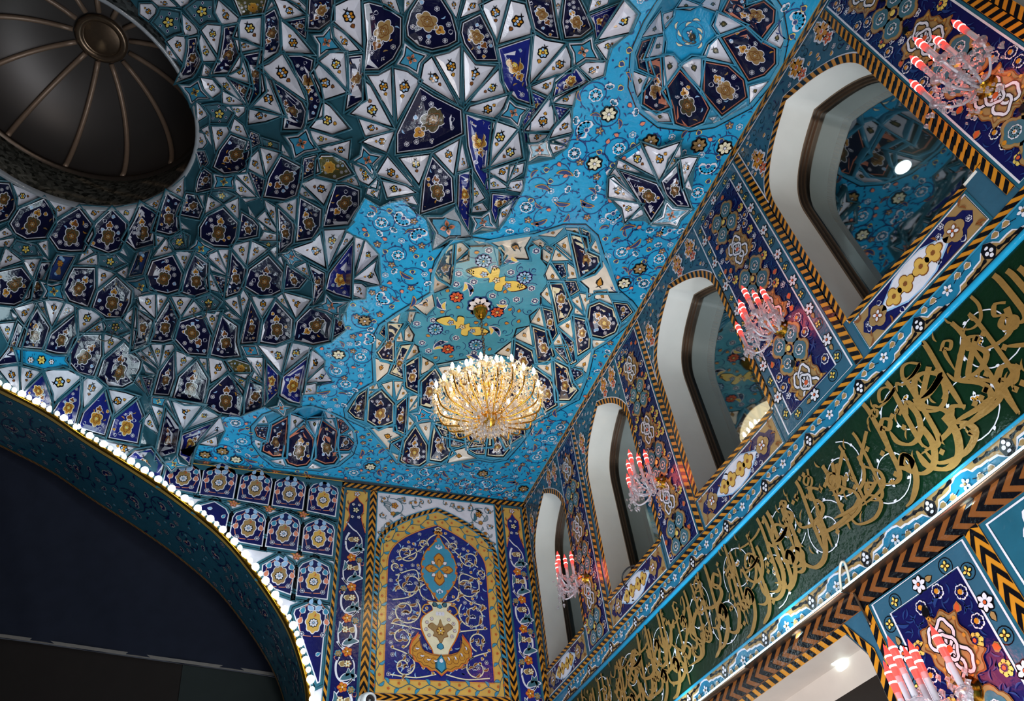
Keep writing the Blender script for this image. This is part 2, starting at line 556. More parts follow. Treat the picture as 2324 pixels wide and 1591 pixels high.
def plain(name, rgb, rough=.5, metal=0, bump=0, scale=20, emit=0, ecol=None, trans=0, alpha=1, spec=.5, var=.15):
    if name in MATS: return MATS[name]
    m = bpy.data.materials.new(name); m.use_nodes = True
    n = m.node_tree.nodes; L = m.node_tree.links; b = n['Principled BSDF']
    rgb = lin(rgb) if isinstance(rgb, str) else rgb
    b.inputs['Roughness'].default_value = rough; b.inputs['Metallic'].default_value = metal
    b.inputs['Transmission Weight'].default_value = trans; b.inputs['Alpha'].default_value = alpha
    b.inputs['Specular IOR Level'].default_value = spec
    tc = n.new('ShaderNodeTexCoord'); no = n.new('ShaderNodeTexNoise'); no.inputs['Scale'].default_value = scale; no.inputs['Detail'].default_value = 5
    cr = n.new('ShaderNodeMapRange'); cr.inputs['To Min'].default_value = 1 - var; cr.inputs['To Max'].default_value = 1 + var
    mx = n.new('ShaderNodeMix'); mx.data_type = 'RGBA'; mx.blend_type = 'MULTIPLY'; mx.inputs[0].default_value = 1; mx.inputs[6].default_value = (*rgb, 1)
    L.new(tc.outputs['Object'], no.inputs['Vector']); L.new(no.outputs['Fac'], cr.inputs['Value']); L.new(cr.outputs[0], mx.inputs[7]); L.new(mx.outputs[2], b.inputs['Base Color'])
    if bump:
        bp = n.new('ShaderNodeBump'); bp.inputs['Strength'].default_value = bump; bp.inputs['Distance'].default_value = .02
        L.new(no.outputs['Fac'], bp.inputs['Height']); L.new(bp.outputs[0], b.inputs['Normal'])
    if emit:
        b.inputs['Emission Color'].default_value = (*(ecol or rgb), 1); b.inputs['Emission Strength'].default_value = emit
    MATS[name] = m; return m
def lettering_gold():
    return plain('gold_leaf_lettering', '94703c', .25, .3, .25, 30)
def get_mat(c):
    if c in PAL: return tile(c)
    return MATS[c]
plain('gold_metal', 'c08a2c', .22, 1, .05, 40); plain('brass_metal', 'd09a3a', .25, .9, .05, 40)  # slightly paler brass for the chandelier stem and arms
plain('bronze', '7a6654', .3, .85, .05, 30); plain('bronze_dark', '54483f', .35, .85, .05, 30)
plain('marble', 'cfd2ce', .3, 0, .05, 6, var=.07); plain('lintel_marble', 'bfb0a4', .6, 0, .05, 6, var=.1)
plain('dome_metal', '55504e', .45, .7, .06, 2.5, var=.1); plain('dome_rib', '8a7260', .4, .3, .1, 30)
plain('black_cloth', '1e2230', .8, 0, .35, 5, var=.25, spec=.2); plain('cloth_seam', '77716c', .8)
plain('cloth_dark', '221d1b', .85, 0, .3, 5, spec=.2); plain('cloth_grey', '262c2b', .85, 0, .3, 5, spec=.2)
plain('white_plastic', 'd8d8d8', .35); plain('black_plastic', '101012', .2); plain('wire', '6a675e', .4, .5); plain('cord', 'c9c4b4', .5); plain('black_cord', '17171a', .5)
plain('gallery_wall', '6f7672', .6, var=.1); plain('dark_room', '3a2c24', .6)
plain('bulb_white', (1, 1, 1), .3, emit=3.5, ecol=(.93, .98, 1.0)); plain('bulb_reflection', (.8, .85, .8), .3, emit=.75, ecol=(.80, .95, .86))
plain('bulb_warm', (1, 1, 1), .3, emit=14, ecol=(1, .86, .66))
plain('red_glow', (.8, .05, .04), .3, emit=1.1, ecol=(1, .06, .05)); plain('white_glow', (1, 1, 1), .3, emit=3.5, ecol=(1, .80, .74))
plain('candle_glass', 'c9c4cc', .15, 0, 0, 20, trans=.35); plain('candle_pink', 'd99b9c', .15, 0, 0, 20, trans=.35)
plain('led', (1, 1, 1), .3, emit=2.6, ecol=(.62, .95, 1.0)); plain('downlight', (1, 1, 1), .3, emit=9, ecol=(.85, .92, 1)); plain('downlight_soft', (.9, .9, .9), .3, emit=1.6, ecol=(.85, 1, 1))
def crystal(name, tint):
    m = bpy.data.materials.new(name); m.use_nodes = True; n = m.node_tree.nodes; L = m.node_tree.links; n.clear()
    o = n.new('ShaderNodeOutputMaterial'); g = n.new('ShaderNodeBsdfGlossy'); t = n.new('ShaderNodeBsdfTransparent'); d = n.new('ShaderNodeBsdfTranslucent')
    g.inputs['Roughness'].default_value = .05; g.inputs['Color'].default_value = (*tint, 1); d.inputs['Color'].default_value = (*tint, 1)
    t.inputs['Color'].default_value = (.9, .9, .92, 1)
    a = n.new('ShaderNodeMixShader'); b = n.new('ShaderNodeMixShader'); lw = n.new('ShaderNodeLayerWeight'); lw.inputs['Blend'].default_value = .55
    L.new(lw.outputs['Facing'], a.inputs[0]); L.new(t.outputs[0], a.inputs[1]); L.new(g.outputs[0], a.inputs[2])
    b.inputs[0].default_value = .28; L.new(a.outputs[0], b.inputs[1]); L.new(d.outputs[0], b.inputs[2]); L.new(b.outputs[0], o.inputs[0]); MATS[name] = m
crystal('crystal', (.98, .98, 1)); crystal('crystal_gold_reflect', (1, .86, .58))  # warm tint puts the reflection of the gold arms into the crystal colour
def glass():
    m = bpy.data.materials.new('window_glass'); m.use_nodes = True; n = m.node_tree.nodes; L = m.node_tree.links; n.clear()
    o = n.new('ShaderNodeOutputMaterial'); g = n.new('ShaderNodeBsdfGlossy'); t = n.new('ShaderNodeBsdfTransparent')
    g.inputs['Roughness'].default_value = .03; g.inputs['Color'].default_value = (.36, .40, .40, 1); t.inputs['Color'].default_value = (.30, .36, .36, 1)
    a = n.new('ShaderNodeMixShader'); lw = n.new('ShaderNodeFresnel'); lw.inputs[0].default_value = 1.9
    mr = n.new('ShaderNodeMapRange'); mr.inputs['From Min'].default_value = 0; mr.inputs['From Max'].default_value = .5; mr.inputs['To Min'].default_value = .14; mr.inputs['To Max'].default_value = .6
    L.new(lw.outputs[0], mr.inputs['Value']); L.new(mr.outputs[0], a.inputs[0]); L.new(t.outputs[0], a.inputs[1]); L.new(g.outputs[0], a.inputs[2]); L.new(a.outputs[0], o.inputs[0]); MATS['window_glass'] = m
glass()
def mirror_mosaic():
    m = bpy.data.materials.new('mirror_mosaic'); m.use_nodes = True; n = m.node_tree.nodes; L = m.node_tree.links; b = n['Principled BSDF']
    tc = n.new('ShaderNodeTexCoord'); v = n.new('ShaderNodeTexVoronoi'); v.inputs['Scale'].default_value = 26
    b.inputs['Metallic'].default_value = .9; b.inputs['Roughness'].default_value = .12
    r = n.new('ShaderNodeValToRGB'); r.color_ramp.elements[0].color = (.05, .06, .05, 1); r.color_ramp.elements[1].color = (.5, .53, .47, 1)
    bp = n.new('ShaderNodeBump'); bp.inputs['Strength'].default_value = .9; bp.inputs['Distance'].default_value = .03
    sp = n.new('ShaderNodeSeparateColor'); L.new(tc.outputs['Object'], v.inputs['Vector']); L.new(v.outputs['Color'], sp.inputs[0]); L.new(sp.outputs[0], r.inputs[0]); L.new(r.outputs[0], b.inputs['Base Color'])
    L.new(sp.outputs[1], bp.inputs['Height']); L.new(bp.outputs[0], b.inputs['Normal']); MATS['mirror_mosaic'] = m
mirror_mosaic(); lettering_gold()

# ---- object helpers ---------------------------------------------------------
def tag(o, label=None, cat=None, group=None, kind=None):
    if label: o['label'] = label
    if cat: o['category'] = cat
    if group: o['group'] = group
    if kind: o['kind'] = kind
    return o
def empty(name, p, label=None, cat=None, group=None, kind=None):
    o = bpy.data.objects.new(name, None); col.objects.link(o); o.location = w3(p); o.empty_display_size = .1
    return tag(o, label, cat, group, kind)
def link(name, me, parent=None):
    o = bpy.data.objects.new(name, me); col.objects.link(o)
    if parent is not None:
        o.parent = parent; o.matrix_parent_inverse = Matrix.Translation(parent.location).inverted()
    return o
def raw_mesh(name, verts, faces, mats, fm=None, smooth=False):
    """verts Nx3 in room units"""
    me = bpy.data.meshes.new(name); v = w3(np.array(verts, float))
    me.vertices.add(len(v)); me.vertices.foreach_set('co', v.astype(np.float32).ravel())
    ls = np.array([len(f) for f in faces], np.int32); fl = np.concatenate([np.asarray(f, np.int32) for f in faces]) if len(faces) else np.zeros(0, np.int32)
    me.loops.add(len(fl)); me.loops.foreach_set('vertex_index', fl)
    me.polygons.add(len(ls)); st = np.concatenate([[0], np.cumsum(ls)[:-1]]).astype(np.int32)
    me.polygons.foreach_set('loop_start', st)
    for m in mats: me.materials.append(get_mat(m) if isinstance(m, str) else m)
    if fm is not None: me.polygons.foreach_set('material_index', np.array(fm, np.int32))
    if smooth: me.polygons.foreach_set('use_smooth', np.ones(len(ls), bool))
    me.update(calc_edges=True); return me
class Art:
    """flat inlay pieces in a surface's own 2-D coordinates; built as one mesh mapped on the surface"""
    def __init__(s): s.P = []; s.k = 0
    def poly(s, pts, c, off=1): s.P.append((np.asarray(pts, float), c, off))
    def build(s, name, fmap, parent=None, extra=None, step=.004):
        if not s.P and not extra: return None
        cols = {}; V = []; O = []; F = []; fm = []; k = 0
        for p, c, off in s.P:
            V.append(p); O.append(np.full(len(p), off * step)); F.append(np.arange(k, k + len(p))); k += len(p)
            fm.append(cols.setdefault(c, len(cols)))
        V3 = fmap(np.concatenate(V), np.concatenate(O)) if V else np.zeros((0, 3))
        for ev, ef, c in (extra or []):
            V3 = np.concatenate([V3, np.asarray(ev, float)])
            for f in ef: F.append(np.asarray(f) + k); fm.append(cols.setdefault(c, len(cols)))
            k += len(ev)
        return link(name, raw_mesh(name, V3, F, list(cols), fm), parent)
def box(x0, x1, y0, y1, z0, z1):
    v = [(x, y, z) for x in (x0, x1) for y in (y0, y1) for z in (z0, z1)]
    return v, [(0, 1, 3, 2), (4, 6, 7, 5), (0, 4, 5, 1), (2, 3, 7, 6), (0, 2, 6, 4), (1, 5, 7, 3)]
class Sol:
    """collects solid pieces (room units) for one mesh"""
    def __init__(s): s.v = []; s.f = []; s.m = []; s.c = {}
    def add(s, v, f, c):
        k = len(s.v); s.v += [tuple(q) for q in v]; i = s.c.setdefault(c, len(s.c))
        for q in f: s.f.append([a + k for a in q]); s.m.append(i)
    def box(s, *a, c): s.add(*box(*a), c)
    def tube(s, path, r, c, n=6, cap=True):
        path = [np.array(p, float) for p in path]; rs = r if hasattr(r, '__len__') else [r] * len(path); v = []; f = []
        t0 = path[1] - path[0]; ref = np.array([0, 0, 1.]) if abs(t0[2]) < .9 * np.linalg.norm(t0) else np.array([1., 0, 0])
        for i, p in enumerate(path):
            t = path[min(i + 1, len(path) - 1)] - path[max(i - 1, 0)]; t /= np.linalg.norm(t) + 1e-9
            a = np.cross(t, ref); a /= np.linalg.norm(a) + 1e-9; b = np.cross(t, a); ref = np.cross(a, t)
            for j in range(n):
                an = 2 * math.pi * j / n; v.append(p + rs[i] * (math.cos(an) * a + math.sin(an) * b))
        for i in range(len(path) - 1):
            for j in range(n): f.append((i * n + j, i * n + (j + 1) % n, (i + 1) * n + (j + 1) % n, (i + 1) * n + j))
        if cap: f.append(tuple(range(n))[::-1]); f.append(tuple(range((len(path) - 1) * n, len(path) * n)))
        s.add(v, f, c)
    def lathe(s, o, prof, c, n=16, axis=(0, 0, 1)):
        ax = np.array(axis, float); ax /= np.linalg.norm(ax); u = np.cross(ax, [1, 0, 0] if abs(ax[0]) < .8 else [0, 1, 0]); u /= np.linalg.norm(u); w = np.cross(ax, u)
        v = []; f = []
        for r, z in prof:
            for j in range(n): an = 2 * math.pi * j / n; v.append(np.array(o) + ax * z + max(r, 1e-4) * (math.cos(an) * u + math.sin(an) * w))
        for i in range(len(prof) - 1):
            for j in range(n): f.append((i * n + j, i * n + (j + 1) % n, (i + 1) * n + (j + 1) % n, (i + 1) * n + j))
        s.add(v, f, c)
    def gem(s, p, r, h, c, n=5):
        p = np.array(p); v = [p + (0, 0, h * .45), p - (0, 0, h * .55)] + [p + (r * math.cos(6.2832 * j / n), r * math.sin(6.2832 * j / n), h * .1) for j in range(n)]
        s.add(v, [(0, 2 + j, 2 + (j + 1) % n) for j in range(n)] + [(1, 2 + (j + 1) % n, 2 + j) for j in range(n)], c)
    def build(s, name, parent=None, smooth=False): return link(name, raw_mesh(name, s.v, s.f, list(s.c), s.m, smooth), parent)

# ---- 2-D helpers and ornament ---------------------------------------------------
def ccw(p):
    p = np.asarray(p, float); a = .5 * np.sum(p[:, 0] * np.roll(p[:, 1], -1) - np.roll(p[:, 0], -1) * p[:, 1])
    return (p if a > 0 else p[::-1]), abs(a)
def offset(p, d):
    """grow (d>0) or shrink a counter-clockwise polygon"""
    e = np.roll(p, -1, 0) - p; n = np.stack([e[:, 1], -e[:, 0]], 1); n /= np.linalg.norm(n, axis=1)[:, None] + 1e-9
    m = n + np.roll(n, 1, 0); k = 1 + np.sum(n * np.roll(n, 1, 0), 1)
    m = m / np.maximum(k, .35)[:, None]
    return p + d * m
def inside(poly, q):
    q = np.atleast_2d(q); r = np.zeros(len(q), bool); a = poly; b = np.roll(poly, -1, 0)
    for (x1, y1), (x2, y2) in zip(a, b):
        c = ((y1 > q[:, 1]) != (y2 > q[:, 1])) & (q[:, 0] < (x2 - x1) * (q[:, 1] - y1) / (y2 - y1 + 1e-12) + x1); r ^= c
    return r
def segdist(poly, q, closed=True):
    """distance of points to a polyline, with the segment index and the parameter of the nearest point"""
    q = np.atleast_2d(q); a = poly if closed else poly[:-1]; b = np.roll(poly, -1, 0) if closed else poly[1:]
    best = np.full(len(q), 1e9); bi = np.zeros(len(q), int); bt = np.zeros(len(q))
    for i in range(len(a)):
        e = b[i] - a[i]; t = np.clip(((q - a[i]) @ e) / (e @ e + 1e-12), 0, 1); d = np.linalg.norm(q - a[i] - t[:, None] * e, axis=1)
        k = d < best; best[k] = d[k]; bi[k] = i; bt[k] = t[k]
    return best, bi, bt
def rot(a): return np.array([[math.cos(a), math.sin(a)], [-math.sin(a), math.cos(a)]])
def tf(p, c, s=1, a=0): return np.asarray(p, float) * s @ rot(a) + np.asarray(c, float)
def disc(n=10): return np.array([(math.cos(2 * math.pi * i / n), math.sin(2 * math.pi * i / n)) for i in range(n)])
PETAL = np.array([(0.1, 0), (.35, .22), (.7, .27), (.92, .12), (1, 0), (.92, -.12), (.7, -.27), (.35, -.22)])
DROP = np.array([(0, 0), (.3, .25), (.6, .22), (1, 0), (.6, -.22), (.3, -.25)])
D8, D6 = disc(8), disc(6)
def flower(A, c, r, n, pet, out, cen, a=0., off=2, w=.2):
    if out:
        for i in range(n): A.poly(tf(PETAL * [1, 1.5] * (1 + w * .6), c, r, a + i * 6.2832 / n), out, off)
        if n <= 6: A.poly(tf(D8, c, r * .5), out, off)
    for i in range(n): A.poly(tf(PETAL * [.95, .95], c, r, a + i * 6.2832 / n), pet, off + 1)
    if cen: A.poly(tf(D8, c, r * .27), out or 'blk', off + 2); A.poly(tf(D8, c, r * .19), cen, off + 3)
def lotus(A, c, r, a, out='white', inn='dblue', off=2, n=7, spread=2.6, core=None):
    for i in range(n):
        b = a + (i / (n - 1) - .5) * spread
        A.poly(tf(PETAL * [1.12, 1.75], c, r, b), out, off); A.poly(tf(PETAL * [.80, .66], np.asarray(c) + r * .14 * np.array([math.cos(b), math.sin(b)]), r, b), inn, off + 1)
    A.poly(tf(D8, c, r * .34), out, off + 1)
    if core: A.poly(tf(D8, c, r * .22), core, off + 2)
def rosette(A, c, r, n=6, out='white', inn='dblue', cen='white', a=0., off=2):
    for i in range(n):
        b = a + i * 6.2832 / n; q = np.asarray(c) + .62 * r * np.array([math.cos(b), math.sin(b)])
        A.poly(tf(D8, q, r * .42, b), out, off); A.poly(tf(D6, q, r * .24, b), inn, off + 1)
    A.poly(tf(D8, c, r * .3), out, off + 1); A.poly(tf(D6, c, r * .17), cen, off + 2)
def leaf(A, c, a, l, w, fill, out=None, off=2):
    p = np.array([(0, 0), (.25, .5 * w), (.6, .5 * w), (1, 0), (.6, -.35 * w), (.25, -.4 * w)])
    if out: A.poly(tf(p * [1.12, 1.5] - [.06, 0], c, l, a), out, off)
    A.poly(tf(p, c, l, a), fill, off + 1)
def comma(A, c, a, l, w, fill, out=None, off=2, bend=.7):
    t = np.linspace(0, 1, 8); x = t; y = bend * (t * t - t) ; wd = w * np.sin(np.pi * t) ** .7 * (1 - .35 * t)
    L = np.stack([x, y + wd * .5], 1); R_ = np.stack([x, y - wd * .5], 1)[::-1]; p = np.concatenate([L, R_[1:-1]])
    if out:
        wd2 = wd + .14 * w + .05; L = np.stack([x * 1.12 - .06, y + wd2 * .5], 1); R_ = np.stack([x * 1.12 - .06, y - wd2 * .5], 1)[::-1]; A.poly(tf(np.concatenate([L, R_]), c, l, a), out, off)
    A.poly(tf(p, c, l, a), fill, off + 1)
def stroke(A, pts, w, c, off=1, closed=False):
    p = np.asarray(pts, float)
    if closed: p = np.concatenate([p, p[:1]])
    d = np.gradient(p, axis=0) if len(p) > 2 else np.repeat([p[1] - p[0]], 2, 0)
    if closed: d[0] = d[-1] = (p[1] - p[0]) + (p[-1] - p[-2])
    n = np.stack([-d[:, 1], d[:, 0]], 1); n /= np.linalg.norm(n, axis=1)[:, None] + 1e-9
    ww = (np.asarray(w) * np.ones(len(p)))[:, None] / 2; L = p + n * ww; R_ = p - n * ww
    for i in range(len(p) - 1): A.poly([L[i], L[i + 1], R_[i + 1], R_[i]], c, off)
def spiral(c, r, a0, turns, sgn=1, n=22, r1=.12):
    t = np.linspace(0, 1, n); rr = r * (1 - (1 - r1) * t); an = a0 + sgn * turns * 6.2832 * t
    return np.stack([c[0] + rr * np.cos(an), c[1] + rr * np.sin(an)], 1)
def smooth(pts, n=8, closed=False):
    p = np.asarray(pts, float); out = []; N = len(p); rng = range(N if closed else N - 1)
    g = (lambda i: p[i % N]) if closed else (lambda i: p[min(max(i, 0), N - 1)])
    for i in rng:
        a, b, c, d = g(i - 1), g(i), g(i + 1), g(i + 2)
        for k in range(n):
            t = k / n; out.append(.5 * (2 * b + (c - a) * t + (2 * a - 5 * b + 4 * c - d) * t * t + (3 * b - a - 3 * c + d) * t ** 3))
    if not closed: out.append(p[-1])
    return np.array(out)
def lobed(w, h, n=8, amp=.12, pts=48, tip=.0):
    t = np.linspace(0, 2 * math.pi, pts, endpoint=False); r = 1 + amp * np.abs(np.cos(t * n / 2)) - amp * .5
    r = r * (1 + tip * np.abs(np.sin(t)) ** 8); return np.stack([w * r * np.cos(t), h * r * np.sin(t)], 1)
def dart(poly, rmin, tries, clear=0., rng=rnd, avoid=()):
    lo, hi = poly.min(0), poly.max(0); got = list(avoid); out = []; k = len(got)
    q = np.array([(rng.uniform(lo[0], hi[0]), rng.uniform(lo[1], hi[1])) for _ in range(tries)])
    ok = inside(poly, q)
    if clear: ok &= segdist(poly, q)[0] > clear
    q = q[ok]; G = np.array([(x, y) for x, y in got]) if got else np.zeros((0, 2)); G = list(G)
    for p in q:
        if not G or np.min(np.sum((np.array(G[-4000:]) - p) ** 2, 1)) > rmin * rmin: G.append(p); out.append(p)
    return out
def chevron(A, path, w, per, c1='orange', c2='blk', off=1, double=False, skew=.6, edge=None):
    """slanted two-colour tile strip along a path (left side of the path is +)"""
    p = np.asarray(path, float); s = np.concatenate([[0], np.cumsum(np.linalg.norm(np.diff(p, axis=0), axis=1))])
    d = np.gradient(p, axis=0); n = np.stack([-d[:, 1], d[:, 0]], 1); n /= np.linalg.norm(n, axis=1)[:, None] + 1e-9
    def at(t, h):
        t = np.clip(t, 0, s[-1]); return np.array([np.interp(t, s, p[:, 0]) + h * np.interp(t, s, n[:, 0]), np.interp(t, s, p[:, 1]) + h * np.interp(t, s, n[:, 1])])
    stroke(A, p, w, c1, off)
    halves = [(-.5, 0, 1), (0, .5, -1)] if double else [(-.5, .5, 1)]
    k = -2
    while k * per < s[-1] + per:
        t = k * per; k += 1
        for a, b, sg in halves:
            sk = skew * per * sg; t0 = t + (0 if sg > 0 else sk * -1); q = [(t0, a), (t0 + per * .5, a), (t0 + per * .5 + sk, b), (t0 + sk, b)]
            if max(x for x, _ in q) <= 0 or min(x for x, _ in q) >= s[-1]: continue
            A.poly([at(x, y * w * .94) for x, y in q], c2, off + 1)
    if edge:
        for sg in (-1, 1): stroke(A, p + n * (sg * w * .5), edge[1], edge[0], off + 2)
def ray(px):
    px = np.atleast_2d(np.asarray(px, float)); return np.stack([px[:, 0] - CX, px[:, 1] - CY, np.full(len(px), FPX)], 1) @ RC
def on_z(px, h): d = ray(px); return d * (h / d[:, 2])[:, None]
def on_y(px, y): d = ray(px); return d * (y / d[:, 1])[:, None]
def on_x(px, x): d = ray(px); return d * (x / d[:, 0])[:, None]
mapR = lambda p, o: np.stack([WX - o, p[:, 0], p[:, 1]], 1)          # window wall: (distance along it, height)
mapB = lambda p, o: np.stack([p[:, 0], DY - o, p[:, 1]], 1)          # end wall
mapC = lambda p, o: np.stack([p[:, 0], p[:, 1], HZ - o], 1)          # flat vault
# ---- vault surfaces: every facet outline has its own height on the vaults --------
def px(s): return np.array([[float(v) for v in q.split(',')] for q in s.split()])
OUTL = {k: px(v) for k, v in OUTL.items()}
RING = np.array([(250, -60), (320, 31), (347, 62), (374, 87), (376, 125), (401, 138), (412, 157), (400, 185), (421, 223), (432, 243), (445, 282), (448, 330), (442, 346), (422, 384), (397, 422), (355, 446), (311, 461), (258, 468), (207, 465), (147, 458), (86, 442), (40, 417), (0, 387), (-60, 340)], float)
HR = 12.5                                            # height of the dome's rim
oM = OUTL['M']; hM = on_y(oM, DY)[:, 2]; hM = np.where((oM[:, 0] < 362) & (oM[:, 1] > 840), hM - .03, np.minimum(HZ, hM - .12))
STARS = np.array([np.mean(px(l[2:]), 0) for l in FAC.split('#P')[0].split('\n') if l[:2] == 's '])
def h_main(p):
    d, i, t = segdist(oM, p, False); d2 = segdist(RING, p, False)[0]
    h0 = hM[i] * (1 - t) + hM[np.minimum(i + 1, len(oM) - 1)] * t
    w = d / (d + d2 + 1e-6); h = h0 + (HR - h0) * w ** .85
    for s in STARS: h = h - .22 * np.exp(-np.sum((p - s) ** 2, 1) / 900.) * np.minimum(1, d2 / 30) * np.minimum(1, (d + 8) / 20)
    return h
def h_pend(p): return HZ - .75 * np.clip(((p - [1450, 330]) @ np.array([.53, .85])) / 190, 0, 1)
def mk_recess(outl, cen, top):
    def f(p):
        d = segdist(outl, p)[0]; ins = inside(outl, p); d2 = segdist(cen, p)[0]; ic = inside(cen, p)
        w = np.where(ic, 1, d / (d + d2 + 1e-6)); return HZ + (top - HZ) * np.where(ins, w, 0)
    return f
cenA = px('1536,23 1590,18 1599,24 1624,33 1618,58 1630,79 1609,100 1599,128 1572,128 1545,143 1533,122 1508,119 1511,88 1508,64 1533,40')
cenB = px('674,939 687,926 710,924 731,934 725,949 694,952')
HF = {'M': h_main, 'P': h_pend, 'A': mk_recess(OUTL['A'], cenA, 10.75), 'B': mk_recess(OUTL['B'], cenB, 10.7), 'E': mk_recess(OUTL['E'], OUTL['EC'], 11.0)}
def lifter(hf, depth=None):
    def f(p, o):
        q = on_z(p, 1.0); h = hf(p); q = q * h[:, None]
        if depth is not None: o = o - depth(p)
        L = np.linalg.norm(q, axis=1); return q * (1 - o / L)[:, None]
    return f
def gauge(poly, c):
    e = np.roll(poly, -1, 0) - poly; n = np.stack([e[:, 1], -e[:, 0]], 1); den = np.sum(n * (poly - c), 1); ok = den > 1e-6
    n = n[ok] / den[ok][:, None]
    return lambda p: np.max((p - c) @ n.T, axis=1)
def centroid(p):
    x, y = p[:, 0], p[:, 1]; x1, y1 = np.roll(x, -1), np.roll(y, -1); k = x * y1 - x1 * y; a = k.sum() / 2
    return np.array([((x + x1) * k).sum(), ((y + y1) * k).sum()]) / (6 * a)
def ring_fill(A, poly, c, colr, off, ss=(1, .72, .42)):
    for a, b in zip(ss, ss[1:] + (0,)):
        P, Q = c + (poly - c) * a, c + (poly - c) * b
        for i in range(len(poly)):
            j = (i + 1) % len(poly)
            A.poly([P[i], P[j], Q[j], Q[i]] if b else [P[i], P[j], c], colr, off)
def rim_extra(poly, lf, d0, d1, up, colr):
    """raised glazed moulding round a facet"""
    loops = [(offset(poly, d0), -.02), (offset(poly, d0 + .25 * (d1 - d0)), up), (offset(poly, d0 + .75 * (d1 - d0)), up), (offset(poly, d1), -.02), (offset(poly, d1), -.05)]
    V = []; F = []; n = len(poly)
    for p, o in loops: V.append(lf(p, np.full(n, o)))
    for k in range(4):
        for i in range(n): j = (i + 1) % n; F.append((k * n + i, k * n + j, (k + 1) * n + j, (k + 1) * n + i))
    return np.concatenate(V), F, colr
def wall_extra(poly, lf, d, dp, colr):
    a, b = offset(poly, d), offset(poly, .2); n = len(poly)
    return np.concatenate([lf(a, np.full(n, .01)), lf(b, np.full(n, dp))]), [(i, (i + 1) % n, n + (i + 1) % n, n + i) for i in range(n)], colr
def bouquet(A, c, r, a, rng):
    k = rng.random(); pc = ['ochre', 'yel', 'orange'][int(k * 3)]
    n = 6 if rng.random() < .5 else 7
    for i in range(n): A.poly(tf(PETAL * [1.25, 2.0], c, r * .62, a + i * 6.2832 / n), 'blk', 3)
    for i in range(n): A.poly(tf(PETAL * [1, 1.2], np.asarray(c) + r * .1 * np.array([math.cos(a + i * 6.2832 / n), math.sin(a + i * 6.2832 / n)]), r * .5, a + i * 6.2832 / n), pc if i % 3 else 'lblue', 4)
    A.poly(tf(D8, c, r * .26), 'blk', 5); A.poly(tf(D8, c, r * .17), 'orange' if k < .6 else 'white', 6)
    ax = np.array([math.cos(a), math.sin(a)])
    q = np.asarray(c) + ax * r * .95; leaf(A, q, a, r * .55, .8, 'brown' if k > .5 else 'ochre', 'blk', 3)
    for s in (-1, 1):
        q = np.asarray(c) - ax * r * .55; comma(A, q, a + math.pi + s * .6, r * .6, .3, 'blk', None, 2, .5 * s)
def sprig(A, c, r, a):
    comma(A, c, a, r, .35, 'teal', 'blk', 2, .6); comma(A, c, a + 2.3, r * .8, .3, 'yel', 'blk', 2, -.6); leaf(A, c, a + 4, r * .7, .6, 'grey', 'blk', 2)
FACN = {}
